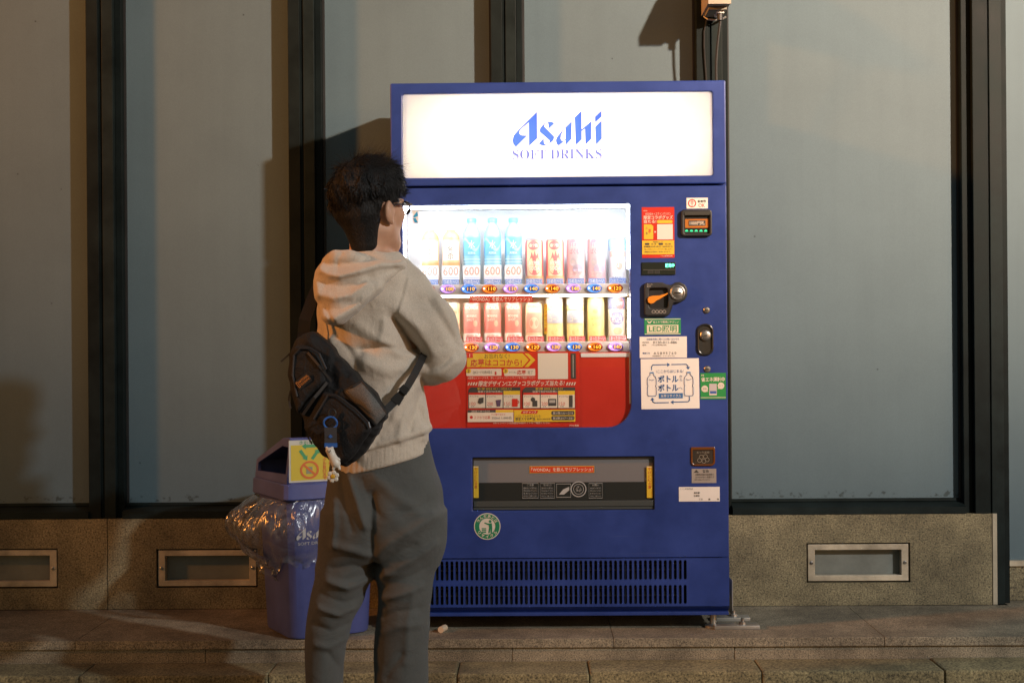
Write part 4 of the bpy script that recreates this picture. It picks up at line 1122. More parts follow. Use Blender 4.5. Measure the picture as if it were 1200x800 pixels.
fi = [('ring', 678, 572.8, 8.2, 9.2, gk), ('ring', 678, 572.8, 5.6, 6.1, gk), ('t', '♻', 674.6, 569, 681.4, 576, gk, 0), ('r', 652, 566.4, 669, 566.8, gk), ('r', 652, 582, 669, 582.4, gk), ('r', 652, 566.4, 652.4, 582.4, gk), ('r', 668.6, 566.4, 669, 582.4, gk), ('p', [(655, 579), (660, 573), (667, 570), (667, 574), (661, 579)], gk)]
for (q0, q1, tt) in ((612, 631, 'ご注意'), (633, 650, '取り出し口'), (690, 706, 'お願い')):
    fi += [('r', q0, 565.8, q1, 566.1, gk), ('r', q0, 583, q1, 583.3, gk), ('r', q0, 565.8, q0 + .3, 583.3, gk), ('r', q1 - .3, 565.8, q1, 583.3, gk), ('t', tt, q0 + 4, 566.8, q1 - 4, 569, gk, 0)]
    for j in range(4): fi.append(('t', ['飲料が出てから取り出し', '手を入れないでください', '強く押さないでください', 'やけどにご注意ください'][j], q0 + 1.5, 570.4 + 3.1 * j, q1 - 1.5, 572.6 + 3.1 * j, gk, 0))
print_sheet('notice_panel', vm, YF + .0155, (611, 565.6, 708, 584.8), plain((.018, .022, .022), .35), fi, lab='dark notice strip with white symbols')
for (q0, q1) in ((554.5, 561), (757.8, 764.8)):
    it = [('t', c, q0 + 1.6, 547.5 + 4.2 * j, q1 - 1.6, 551 + 4.2 * j, M_INKR, 0) for j, c in enumerate('やけどに注意') ]
    print_sheet('sticker', vm, YF + .012, (q0, 546, q1, 583), M_YELLOW, it + [('r', q0 + .4, 546.6, q1 - .4, 547.2, M_CREAM)])
# round recycling sticker
q = F(571, 616.3); mb = MB(); mb.prism(ngon(q.x, q.z, .0455, n=40), YS - .0008, YS, plain((.66, .64, .56), .5)); y1 = YS - .0013
def ringm(mb, c, r1, r2, y, m, n=40):
    for j in range(n):
        t0, t1 = 2 * math.pi * j / n, 2 * math.pi * (j + 1) / n
        mb.raw([(c.x + r * math.cos(t), y, c.z + r * math.sin(t)) for r, t in ((r1, t0), (r2, t0), (r2, t1), (r1, t1))], [(0, 1, 2, 3)], m)
ringm(mb, q, .0275, .0425, y1, plain((.01, .21, .10), .5))
for txt, a0, a1, fl in (('飲んだあとは', 160, 20, 1), ('リサイクル', 205, 335, -1)):
    for j, ch in enumerate(txt):
        a = R(a0 + (a1 - a0) * (j + .5) / len(txt)); tmp = MB(); add_text(tmp, ch, -.0055, -.0055, .0055, .0055, y1 - .0004, M_CREAM, .02)
        rot = a - math.pi / 2 if fl > 0 else a + math.pi / 2
        cx, cz = q.x + .035 * math.cos(a), q.z + .035 * math.sin(a)
        mb.raw([(cx + v[0] * math.cos(rot) - v[2] * math.sin(rot), v[1], cz + v[0] * math.sin(rot) + v[2] * math.cos(rot)) for v in tmp.v], tmp.f, M_CREAM)
gm = plain((.01, .21, .10), .5)
mb.flat(ngon(q.x + .010, q.z + .017, .0048, n=12), y1, gm)
mb.flat([(q.x + .004, q.z + .010), (q.x + .016, q.z + .011), (q.x + .017, q.z - .006), (q.x + .016, q.z - .024), (q.x + .011, q.z - .024), (q.x + .011, q.z - .008), (q.x + .008, q.z - .023), (q.x + .003, q.z - .023), (q.x + .006, q.z - .004)], y1, gm)
mb.flat([(q.x + .006, q.z + .009), (q.x + .004, q.z + .004), (q.x - .010, q.z + .010), (q.x - .009, q.z + .014)], y1, gm)
for j in range(3): a = q.z - .006 - .006 * j; mb.flat(rrect(q.x - .019, a - .004, q.x - .004, a), y1, gm)
mb.build('sticker', M_GREEN, vm, fix=False)['label'] = 'round green and white recycling sticker'
# coin return cup and small labels
x0, z0, x1, z1 = FR(809.5, 523.5, 838, 545.5)
cup = plate('coin_return', rrect(x0, z0, x1, z1, rr=(.014, .014, .004, .004)), [rrect(x0 + .006, z0 + .006, x1 - .006, z1 - .010, rr=(.009, .009, .002, .002))], YF - .006, .0056, plain((.16, .055, .012), .25), vm, .002)
mb = MB(); mb.box(x0 + .005, x1 - .005, YF - .0024, YF - .0006, z0 + .005, z1 - .009, plain((.05, .04, .03), .25)); g2 = plain((.30, .26, .2), .5)
add_text(mb, 'おつり返却', x0 + .018, z1 - .022, x1 - .018, z1 - .015, YF - .003, g2, 0)
for dx, dz in ((-.006, .006), (.008, .008), (-.012, -.005), (.003, -.008), (.014, -.003)):
    c = Vector(((x0 + x1) / 2 + dx, 0, (z0 + z1) / 2 - .008 + dz)); ringm(mb, c, .0062, .0076, YF - .003, g2, 16)
mb.build('return_cup', M_BLACK, cup, fix=False)
M_GL = plain((.36, .32, .28), .5, 0, .1)
print_sheet('sticker', vm, YS, (810.5, 549, 839.5, 565.5), M_GL, [('t', '警告', 823, 550.2, 831, 553.4, M_INKG, .02), ('t', '自動販売機の転倒等の', 815, 554.6, 836.5, 556.8, M_INKG, 0), ('t', 'おそれがあり危険です', 815, 557.6, 837, 559.8, M_INKG, 0), ('t', 'ゆすらないでください', 814, 560.6, 832, 562.8, M_INKG, 0), ('p', [(813, 553.4), (816, 550), (819, 553.4)], M_INKG)], lab='grey warning label')
print_sheet('sticker', vm, YS, (795.5, 570.3, 843.5, 587), M_S, [('t', 'ここの住所は', 797, 571.4, 812, 573.4, M_INKG, 0), ('t', '東京都', 813, 576, 820, 578.2, M_INKG, .02), ('t', '台東区', 813, 579.4, 820, 581.6, M_INKG, .02), ('t', '丁目', 818.5, 583.6, 823, 585.6, M_INKG, 0), ('t', '番', 830, 583.6, 832.4, 585.6, M_INKG, .02), ('t', '号', 840, 583.6, 842.4, 585.6, M_INKG, .02)], lab='white address label')
# feet and floor plates
for sx, xx in ((1, mx1 - .05), (-1, mx0 + .05)):
    for yy in (YF + .045, yb - .07):
        mb = MB(); mb.tube([(xx, yy, LEDGE_Z + .012), (xx, yy, mz0 + .02)], .012, M_STEEL2, 12); mb.lathe([(.03, .001), (.03, .008), (.015, .014)], (xx, yy, LEDGE_Z), M_STEEL2, 18); autosmooth(mb.build('foot', M_STEEL2, vm))
M_ZINC = plain((.42, .41, .38), .38, .6, .35)
for (u0, u1, yy) in ((836, 889, YF + .03), (835, 878, YF + .17)):
    xa, xb = P(u0, 735, yy).x, P(u1, 735, yy).x
    mb = MB(); mb.box(xa, xb, yy - .03, yy + .03, LEDGE_Z + .0005, LEDGE_Z + .014, M_ZINC, .002); br = autosmooth(mb.build('floor_plate', M_ZINC, vm), 40)
    mb = MB(); xb2 = xb - .055; mb.lathe([(.012, .014), (.012, .022), (.006, .023), (.006, .034)], (xb2, yy, LEDGE_Z), M_STEEL2, 8); mb.build('anchor_bolt', M_STEEL2, br)
xa = P(855, 700, -.2).x
mb = MB(); mb.box(xa, xa + .004, -.26, -.15, LEDGE_Z + .016, LEDGE_Z + .14, M_ZINC, .001); mb.box(xa + .0045, xa + .02, -.26, -.15, LEDGE_Z + .0145, LEDGE_Z + .018, M_ZINC); mb.build('anchor_bracket', M_ZINC, vm)

# small stub under the machine
q = P(520.5, 735, -.40); mb = MB(); mb.tube([(q.x - .008, -.46, LEDGE_Z + .011), (q.x + .004, -.42, LEDGE_Z + .011)], .011, plain((.62, .50, .36), .7), 10)
tag(autosmooth(mb.build('cork_stub', M_PAPER)), 'small pale stub lying on the ledge under the machine', 'stub')

# ================================================================== DRINKS ON DISPLAY (each one stands on its shelf)
YD = YF + .135
def wrapr(mb, c, r, z0, z1, m, a0=-80, a1=80, n=14):
    """a printed band bent round the front of a can"""
    v = []
    for k in range(n + 1):
        a = R(a0 + (a1 - a0) * k / n); v += [(c.x + r * math.sin(a), c.y - r * math.cos(a), z0), (c.x + r * math.sin(a), c.y - r * math.cos(a), z1)]
    mb.raw(v, [(2 * k, 2 * k + 2, 2 * k + 3, 2 * k + 1) for k in range(n)], m)
def sheet_col(h, rough=.5): return plain(tuple(.90 - (.90 - c) * .84 for c in h), rough)   # print colours mixed towards white, the display's overexposed glare put into them
def drink_base(name, i, row, label, cat, group):
    px = 504.6 + 24.35 * i if row == 0 else 504.8 + 24.2 * i
    c = P(px, 330 if row == 0 else 395, YD); c.z = shelf1 if row == 0 else shelf2
    return root(name, c, label, cat, group), c
def ztop(py): return P(655, py, YD).z
ORD = ['first', 'second', 'third']
def card(par, c, z0, z1, txt, m):
    mb = MB(); w = .0305; yy = c.y - .036
    mb.box(c.x - w, c.x + w, yy, yy + .002, z0, z1, plain((.84, .84, .84), .5))
    add_text(mb, txt, c.x - w * .86, z0 + (z1 - z0) * .30, c.x + w * .86, z1 - (z1 - z0) * .10, yy - .0005, m, 0.0)
    mb.flat(rrect(c.x - w * .9, z0 + .004, c.x + w * .9, z0 + .007), yy - .0005, plain((.5, .6, .8), .5))
    mb.build('size_card', M_WHITEP, par, fix=False)
def bottle(i, top_py, kind, label, group):
    r_, c = drink_base('tea_bottle' if kind == 'tea' else 'water_bottle', i, 0, label, 'bottle', group)
    H = ztop(top_py) - c.z; R0 = .0300
    mb = MB()
    bm_ = plain((.72, .38, .18), .2) if kind == 'tea' else plain((.30, .58, .74), .2)
    if kind == 'tea': prof = [(.024, 0), (R0 * .97, .006), (R0, .03), (R0, H * .80), (R0 * .93, H * .86), (R0 * .62, H * .93), (.0145, H * .95), (.0145, H * .965)]
    else: prof = [(.024, 0), (R0 * .97, .006), (R0, .03), (R0, H * .72), (R0 * .96, H * .78), (R0 * .70, H * .87), (.0145, H * .92), (.0145, H * .94)]
    mb.lathe(prof, c, bm_, 22); autosmooth(mb.build('bottle_body', bm_, r_))
    mb = MB(); cm = plain((.85, .80, .74), .4) if kind == 'tea' else plain((.16, .46, .70), .4)
    hh = .965 if kind == 'tea' else .94
    mb.lathe([(.0165, H * hh), (.0168, H * hh + .012), (.015, H * hh + .015)], c, cm, 20); autosmooth(mb.build('cap', cm, r_))
    mb = MB(); rr = R0 + .0006
    if kind == 'tea':
        z0, z1 = c.z + H * .26, c.z + H * .80
        wrapr(mb, c, rr, z0, z1, plain((.80, .50, .28), .4)); wrapr(mb, c, rr + .0003, z0 + (z1 - z0) * .33, z1 - (z1 - z0) * .06, plain((.84, .80, .72), .4), -62, 62)
        wrapr(mb, c, rr + .0005, z0 + .012, z0 + (z1 - z0) * .26, plain((.70, .34, .15), .4))
        zt = z0 + (z1 - z0) * .36; hq = (z1 - z0) * .27
        add_text(mb, '麦', c.x - .013, zt + hq, c.x + .011, zt + hq * 2, 0, plain((.12, .09, .06), .5), .0, wrap=(c.x, c.y, rr + .0008), res=3)
        add_text(mb, '茶', c.x - .013, zt, c.x + .011, zt + hq * .95, 0, plain((.12, .09, .06), .5), .0, wrap=(c.x, c.y, rr + .0008), res=3)
        for j, ch in enumerate('十六茶'): add_text(mb, ch, c.x + .015, z1 - .014 - .010 * (j + 1), c.x + .023, z1 - .014 - .010 * j - .001, 0, plain((.10, .22, .42), .5), 0, wrap=(c.x, c.y, rr + .0008))
    else:
        z0, z1 = c.z + H * .44, c.z + H * .72
        wrapr(mb, c, rr, z0, z1, plain((.15, .45, .70), .35)); 
        n = 12; cols = plain((.35, .68, .85), .35)
        for k in range(n):
            a0, a1 = -78 + 156 * k / n, -78 + 156 * (k + 1) / n
            h0 = .35 + .30 * math.sin(k * .55 + .4); h1 = .35 + .30 * math.sin((k + 1) * .55 + .4)
            pts = [(R(a), zz) for a, zz in ((a0, z0 + (z1 - z0) * (h0 + .18)), (a1, z0 + (z1 - z0) * (h1 + .18)), (a1, z0 + (z1 - z0) * (h1 + .34)), (a0, z0 + (z1 - z0) * (h0 + .34)))]
            mb.raw([(c.x + (rr + .0003) * math.sin(a), c.y - (rr + .0003) * math.cos(a), zz) for a, zz in pts], [(0, 1, 2, 3)], cols)
        add_text(mb, '水', c.x - .011, z0 + (z1 - z0) * .38, c.x + .012, z0 + (z1 - z0) * .82, 0, plain((.80, .88, .92), .4), .0, wrap=(c.x, c.y, rr + .0008))
        add_text(mb, '天然水', c.x - .014, z0 + (z1 - z0) * .08, c.x + .014, z0 + (z1 - z0) * .22, 0, plain((.85, .9, .95), .4), .01, wrap=(c.x, c.y, rr + .0008))
        for j in range(4): wrapr(mb, c, rr, c.z + H * (.25 + .045 * j), c.z + H * (.25 + .045 * j) + .003, plain((.45, .68, .80), .3))
    mb.build('bottle_label', M_WHITEP, r_, fix=False)
    card(r_, c, c.z + .022, c.z + .070, '600', plain((.76, .34, .27), .5))
G1 = 'bottles on the upper display shelf'; G2 = 'cans on the upper display shelf'; G3 = 'cans on the lower display shelf'
for k in range(2): bottle(k, 266.5, 'tea', ['leftmost amber tea bottle on the upper display shelf', 'second amber tea bottle, left of the blue water bottles'][k], G1)
for k in range(3): bottle(2 + k, 255.5, 'water', ['blue-labelled water bottle next to the amber tea bottles', 'middle one of the three blue-labelled water bottles', 'blue-labelled water bottle next to the red cans'][k], G1)
def can(i, row, top_py, design, label, group, name='drink_can'):
    r_, c = drink_base(name, i, row, label, 'can', group)
    H = ztop(top_py) - c.z; R0 = .0318 if row == 0 else .0300
    D = design
    mb = MB(); bm_ = sheet_col(D['body'], .35)
    tall = [(R0 * .88, 0), (R0 * .98, .004), (R0, .009), (R0, H - .012), (R0 * .93, H - .004)]
    mb.lathe(tall, c, bm_, 24); autosmooth(mb.build('can_body', bm_, r_))
    mb = MB(); mb.lathe([(R0 * .93, H - .004), (R0 * .94, H), (R0 * .88, H), (R0 * .86, H - .003), (.002, H - .003)], c, plain((.6, .6, .6), .3, .9), 24); autosmooth(mb.build('can_lid', M_STEEL2, r_))
    mb = MB(); rr = R0 + .0006
    for k, it in enumerate(D['art']):
        q = rr + .00025 * k
        if it[0] == 'band': wrapr(mb, c, q, c.z + H * it[1], c.z + H * it[2], sheet_col(it[3]), it[4] if len(it) > 4 else -85, it[5] if len(it) > 5 else 85)
        elif it[0] == 'txt': add_text(mb, it[1], c.x + it[2] * R0, c.z + H * it[3], c.x + it[4] * R0, c.z + H * it[5], 0, sheet_col(it[6]), it[7] if len(it) > 7 else .02, wrap=(c.x, c.y, q + .0006))
        elif it[0] == 'disc':
            n = 20; v = []
            for j in range(n):
                a = 2 * math.pi * j / n; xx = it[1] * R0 + it[3] * R0 * math.cos(a); an = xx / q
                v.append((c.x + q * math.sin(an), c.y - q * math.cos(an), c.z + H * it[2] + it[4] * H * math.sin(a)))
            mid = (c.x + q * math.sin(it[1] * R0 / q), c.y - q * math.cos(it[1] * R0 / q) - .0004, c.z + H * it[2])
            mb.raw(v + [mid], [(j, (j + 1) % n, n) for j in range(n)], sheet_col(it[5]))
        elif it[0] == 'poly':
            v = [(c.x + q * math.sin(u * R0 / q), c.y - q * math.cos(u * R0 / q), c.z + H * w) for u, w in it[1]]
            mb.raw(v, [tuple(range(len(v)))], sheet_col(it[2]))
    mb.build('can_print', M_WHITEP, r_, fix=False)
RED = dict(body=(.72, .05, .05), art=[('band', .06, .20, (.78, .30, .08)), ('band', .20, .96, (.84, .62, .32), -50, 50), ('disc', 0, .42, .80, .21, (.70, .05, .05)), ('poly', [(-.5, .58), (-.3, .72), (-.12, .62), (.05, .76), (.2, .63), (.4, .70), (.5, .56)], (.70, .05, .05)), ('disc', -.1, .86, .62, .10, (.72, .06, .06)), ('txt', '三ツ矢', -.55, .82, .40, .90, (.85, .7, .6)), ('txt', 'HYPER', -.6, .43, .6, .52, (.88, .80, .72)), ('txt', 'SODA', -.6, .32, .6, .41, (.88, .80, .72)), ('txt', '炭酸飲料', -.6, .09, .6, .16, (.85, .7, .5), 0)])
PINK = dict(body=(.60, .30, .34), art=[('band', .06, .98, (.64, .36, .38)), ('disc', .3, .80, .5, .12, (.70, .28, .34)), ('disc', -.4, .90, .4, .08, (.52, .22, .32)), ('txt', 'ぽっ', -.55, .80, .4, .93, (.80, .62, .55), 0), ('txt', 'ばくしゃ', -.75, .66, .75, .78, (.42, .12, .16)), ('disc', 0, .5, .75, .12, (.42, .34, .38)), ('txt', 'おいしい', -.6, .46, .6, .55, (.30, .42, .30), 0), ('disc', .2, .34, .6, .10, (.36, .26, .36)), ('txt', 'エフフ', -.7, .16, .6, .30, (.78, .50, .42)), ('band', .07, .12, (.66, .26, .26))])
WBL = dict(body=(.70, .74, .78), art=[('band', .74, .98, (.28, .58, .80)), ('poly', [(-.8, .74), (-.3, .86), (.3, .86), (.8, .74)], (.80, .82, .84)), ('band', .60, .72, (.52, .40, .34), -55, 55), ('txt', 'WONDA', -.75, .62, .75, .70, (.85, .80, .74)), ('disc', .05, .42, .55, .12, (.80, .72, .64)), ('disc', .15, .40, .36, .08, (.50, .24, .14)), ('txt', 'アイスカフェ', -.7, .20, .7, .27, (.40, .44, .50), 0), ('txt', '微糖ラテ', -.8, .07, .8, .17, (.16, .22, .42))])
GOLD = dict(body=(.66, .50, .28), art=[('band', .05, .96, (.70, .55, .32)), ('poly', [(-.35, .86), (-.35, .95), (.35, .95), (.35, .86)], (.45, .28, .12)), ('txt', 'WONDA', -.8, .70, .8, .80, (.28, .18, .06)), ('band', .12, .60, (.74, .42, .30), -45, 45), ('txt', 'BLACK', -.6, .40, .6, .48, (.85, .7, .5)), ('disc', 0, .28, .4, .10, (.60, .22, .12))])
WRED = dict(body=(.70, .14, .10), art=[('band', .05, .24, (.82, .78, .74)), ('txt', 'WONDA', -.85, .82, .85, .93, (.88, .80, .70)), ('band', .30, .74, (.60, .09, .06), -55, 55), ('txt', 'MORNING', -.6, .63, .6, .70, (.85, .66, .55)), ('txt', 'SHOT', -.6, .54, .3, .61, (.85, .66, .55)), ('disc', .45, .48, .25, .08, (.74, .32, .18)), ('txt', '朝専用', -.7, .08, .75, .21, (.62, .30, .26))])
WGLD = dict(body=(.74, .58, .36), art=[('txt', 'WONDA', -.8, .86, .8, .94, (.36, .28, .10)), ('band', .24, .74, (.70, .24, .16), -55, 55), ('disc', 0, .48, .55, .15, (.76, .48, .34)), ('band', .05, .18, (.84, .78, .70)), ('txt', '金の微糖', -.75, .06, .75, .17, (.62, .36, .24))])
CORN = dict(body=(.78, .66, .26), art=[('band', .80, .98, (.55, .55, .58)), ('poly', [(-.9, .98), (-.2, .80), (.1, .98)], (.22, .30, .45)), ('disc', 0, .78, .78, .07, (.82, .74, .52)), ('band', .42, .70, (.36, .40, .56), -65, 65), ('txt', 'じっくり', -.65, .57, .65, .68, (.70, .66, .52)), ('txt', 'コーン', -.65, .45, .65, .56, (.70, .66, .52)), ('txt', '粒', -.4, .16, -.1, .26, (.62, .44, .10)), ('txt', '入', .1, .22, .4, .32, (.62, .44, .10))])
YEL = dict(body=(.80, .64, .18), art=[('disc', .35, .88, .5, .11, (.74, .22, .18)), ('txt', 'HOT', .05, .85, .65, .92, (.86, .7, .4)), ('disc', -.1, .68, .28, .05, (.42, .36, .08)), ('txt', 'はちみつ', -.6, .48, .6, .58, (.50, .38, .08)), ('txt', 'レモン', -.45, .34, .45, .45, (.50, .38, .08)), ('txt', 'ゆず', -.3, .16, .3, .26, (.60, .46, .12), 0)])
MILK = dict(body=(.78, .78, .78), art=[('band', .72, .98, (.10, .14, .42)), ('poly', [(-.6, .72), (-.3, .98), (.3, .98), (.0, .72)], (.80, .78, .80)), ('disc', .35, .84, .55, .13, (.72, .05, .08)), ('txt', 'HOT', .0, .81, .7, .88, (.86, .7, .7)), ('disc', 0, .52, .85, .15, (.16, .18, .46)), ('txt', 'ほっとミルク', -.8, .53, .8, .62, (.82, .80, .84)), ('txt', 'カルピス', -.65, .42, .65, .51, (.82, .80, .84)), ('disc', .1, .24, .55, .08, (.80, .50, .28)), ('band', .04, .10, (.50, .56, .72))])
can(5, 0, 280.5, RED, 'left one of the two red and yellow soda cans', G2); can(6, 0, 280.5, RED, 'right one of the two red and yellow soda cans', G2)
can(7, 0, 280.5, PINK, 'left one of the two pale pink patterned cans', G2); can(8, 0, 280.5, PINK, 'right one of the two pale pink patterned cans', G2)
can(9, 0, 280.5, WBL, 'pale blue and white coffee can at the right end of the upper shelf', G2)
can(0, 1, 353, GOLD, 'gold coffee can at the left end of the lower shelf behind the elbow', G3); can(1, 1, 353, GOLD, 'gold coffee can beside the sleeve on the lower shelf', G3)
for k in range(3): can(2 + k, 1, 354, WRED, ['leftmost of the three red coffee cans on the lower shelf', 'middle one of the three red coffee cans on the lower shelf', 'rightmost of the three red coffee cans on the lower shelf'][k], G3)
can(5, 1, 354, WGLD, 'gold and red coffee can left of the yellow flag', G3)
can(6, 1, 348, CORN, 'left one of the two corn soup cans, beside the yellow flag', G3); can(7, 1, 348, CORN, 'right one of the two corn soup cans on the lower shelf', G3)
can(8, 1, 348, YEL, 'plain yellow can between the corn soup and the white can', G3); can(9, 1, 348, MILK, 'white and navy can at the right end of the lower shelf', G3)

# ================================================================== RECYCLING BIN
BX, BY, BR = -0.681, -0.385, R(29)
def bw(x, y, z):
    x *= 1.11; y *= 1.05
    return (BX + x * math.cos(BR) - y * math.sin(BR), BY + x * math.sin(BR) + y * math.cos(BR), LEDGE_Z + z)
bin_ = root('recycling_bin', (BX, BY, LEDGE_Z), 'blue plastic recycling bin with a peaked lid beside the vending machine', 'bin')
M_BIN = plain((.072, .090, .27), .45, 0, .22, .08, 120)
M_BIN2 = plain((.080, .098, .28), .42, 0, .2, .08, 120)
def oct_ring(hx, hy, c, n=3):
    """rectangle with rounded-off corners"""
    out = []
    for sx, sy, a0 in ((1, -1, -90), (1, 1, 0), (-1, 1, 90), (-1, -1, 180)):
        for k in range(n + 1):
            a = R(a0 + 90 * k / n); out.append((sx * (hx - c) + c * math.cos(a), sy * (hy - c) + c * math.sin(a)))
    return out
def ring_loft(rings, m, name, par, cap0=True, cap1=True, smooth=True):
    v = []; f = []; n = len(rings[0][0])
    for ring, z in rings: v += [bw(x, y, z) for x, y in ring]
    for i in range(len(rings) - 1): f += [(i * n + k, i * n + (k + 1) % n, (i + 1) * n + (k + 1) % n, (i + 1) * n + k) for k in range(n)]
    if cap0: f.append(tuple(range(n))[::-1])
    if cap1: f.append(tuple(range((len(rings) - 1) * n, len(rings) * n)))
    o = put(name, mesh_from(name, v, f, m), par)
    return autosmooth(o, 28) if smooth else o
HX, HY = .158, .165
body = ring_loft([(oct_ring(.128, .135, .045), .004), (oct_ring(.131, .138, .045), .012), (oct_ring(.148, .155, .048), .44), (oct_ring(.150, .157, .048), .47)], M_BIN, 'bin_body', bin_)
rim = ring_loft([(oct_ring(.160, .168, .03), .470), (oct_ring(.162, .170, .03), .474), (oct_ring(.160, .168, .03), .520), (oct_ring(.156, .164, .03), .524)], M_BIN2, 'lid_rim', bin_)
# lid: high at the front, sloping down to the back, with an opening on each side
zr_, zf, zk, zt = .5245, .672, .585, .645
fx, fy = .150, .158
pf = [(-fy, zr_), (fy, zr_), (fy, zk), (-fy + .075, zf), (-fy + .012, zf + .002), (-fy, zf - .01)]
op = [(-fy + .018, zr_ + .030), (fy - .022, zr_ + .022), (fy - .020, zk - .010), (-fy + .075, zf - .026), (-fy + .018, zf - .028)]
lid = bpy.data.objects.new('lid', None)
def side(sx):
    cu = bpy.data.curves.new('s', 'CURVE'); cu.dimensions = '2D'; cu.fill_mode = 'BOTH'; cu.extrude = .005
    for ring in (pf, op):
        sp = cu.splines.new('POLY'); sp.points.add(len(ring) - 1)
        for i, (y, z) in enumerate(ring): sp.points[i].co = (y, z, 0, 1)
        sp.use_cyclic_u = True
    o = bpy.data.objects.new('s', cu); C.objects.link(o); me = bpy.data.meshes.new_from_object(o)
    bpy.data.objects.remove(o); bpy.data.curves.remove(cu)
    for v in me.vertices:
        y, z, e = v.co; v.co = bw(sx * (fx - .006 - .10 * max(0, z - zr_) ) + e, y, z)
    me.materials.clear(); me.materials.append(M_BIN2)
    for p in me.polygons: p.material_index = 0
    bm = bmesh.new(); bm.from_mesh(me); bmesh.ops.recalc_face_normals(bm, faces=list(bm.faces)); bm.to_mesh(me); bm.free()
    return put('lid_side', me, bin_)
side(-1); side(1)
mb = MB()
def xw(z): return fx - .011 - .10 * (z - zr_)
def quad(a, b, t=.006):
    (ya, za), (yb_, zb_) = a, b
    n = Vector((0, zb_ - za, -(yb_ - ya))); n.normalize(); n *= t
    v = [(-xw(za), ya, za), (xw(za), ya, za), (xw(zb_), yb_, zb_), (-xw(zb_), yb_, zb_)]
    v += [(p[0], p[1] + n.y, p[2] + n.z) for p in v]
    mb.raw([bw(*p) for p in v], [(0, 1, 2, 3), (7, 6, 5, 4), (0, 4, 5, 1), (1, 5, 6, 2), (2, 6, 7, 3), (3, 7, 4, 0)], M_BIN2)
quad(pf[0], pf[5]); quad(pf[5], pf[4]); quad(pf[4], pf[3]); quad(pf[3], pf[2]); quad(pf[2], pf[1])
mb.build('lid_top', M_BIN2, bin_)
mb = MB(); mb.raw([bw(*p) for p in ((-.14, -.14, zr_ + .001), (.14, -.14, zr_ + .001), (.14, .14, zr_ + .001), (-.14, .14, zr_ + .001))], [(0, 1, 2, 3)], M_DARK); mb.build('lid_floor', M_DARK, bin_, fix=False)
def bin_print(mb, pts_fn, y, z, m): pass
# sticker on the lid front (bent over the peak a little), drawn in the lid's own plane
def on_front(mbs, par, name):
    o = mbs.build(name, M_PAPER, par, fix=False)
    for v in o.data.vertices: v.co = bw(v.co.x, v.co.y - fy, v.co.z)
    return o
mb = MB(); zc0, zc1 = zr_ + .006, zf - .008
mb.box(-.142, .015, -.0014, -.0004, zc0 - .002, zc1 + .004, plain((.66, .62, .52), .5, 0, .15))
mb.flat(rrect(-.136, zc0 + .004, .009, zc1 - .012), -.0020, plain((.68, .50, .04), .5))
add_text(mb, 'きれいな分別', -.120, zc1 - .010, -.01, zc1 + .002, -.0024, M_GREEN, .0)
gg = plain((.06, .34, .14), .5)
for k in range(3):
    a = R(90 + 120 * k); cx, cz = -.078, zc0 + .098
    p0 = Vector((cx + .030 * math.cos(a - .75), cz + .026 * math.sin(a - .75))); p1 = Vector((cx + .030 * math.cos(a + .75), cz + .026 * math.sin(a + .75)))
    d = (p1 - p0).normalized(); nn = Vector((-d.y, d.x)) * .005
    pts = [p0 - nn, p1 - nn - d * .01, p1 - nn * 2 - d * .01, p1 + d * .004, p1 + nn * 2 - d * .01, p1 + nn - d * .01, p0 + nn]
    mb.flat([(p.x, p.y) for p in pts], -.0028, gg)
qc = Vector((-.078, 0, zc0 + .038))
ringm(mb, qc, .023, .030, -.0030, plain((.70, .16, .03), .5), 32)
mb.flat([(qc.x - .020, qc.z + .014), (qc.x - .015, qc.z + .019), (qc.x + .020, qc.z - .014), (qc.x + .015, qc.z - .019)], -.0032, plain((.70, .16, .03), .5))
mb.flat([(qc.x - .010, qc.z - .013), (qc.x + .008, qc.z - .013), (qc.x + .010, qc.z + .010), (qc.x - .010, qc.z + .010)], -.0026, plain((.30, .30, .20), .5))
for col, tt in enumerate(('リサイクルBOXです', 'ゴミ箱ではありません')):
    for j, ch in enumerate(tt[:9]):
        zz = zc1 - .020 - j * .0125; xx = -.030 + col * .020
        add_text(mb, ch, xx - .006, zz - .011, xx + .006, zz, -.0030, plain((.62, .10, .03), .5), .03)
on_front(mb, bin_, 'lid_sticker')['label'] = 'yellow sorting sticker with green arrows and a red ban sign'
# lettering on the body and a small label at its foot
mb = MB(); logo(mb, -.118, .335, .105 / 969, -.0005, plain((.62, .60, .58), .5)); add_text(mb, 'SOFT DRINKS', -.113, .318, -.015, .328, -.0005, plain((.62, .60, .58), .5), 0)
o = mb.build('bin_lettering', M_PAPER, bin_, fix=False)
for v in o.data.vertices: v.co = bw(v.co.x, v.co.y - (.138 + .0397 * (v.co.z - .012)) - .0012, v.co.z)
mb = MB(); mb.box(-.062, -.030, -.0012, 0, .020, .036, M_PAPER)
o = mb.build('bin_label', M_PAPER, bin_, fix=False)
for v in o.data.vertices: v.co = bw(v.co.x, v.co.y - (.1381 + .0397 * (v.co.z - .012)), v.co.z)
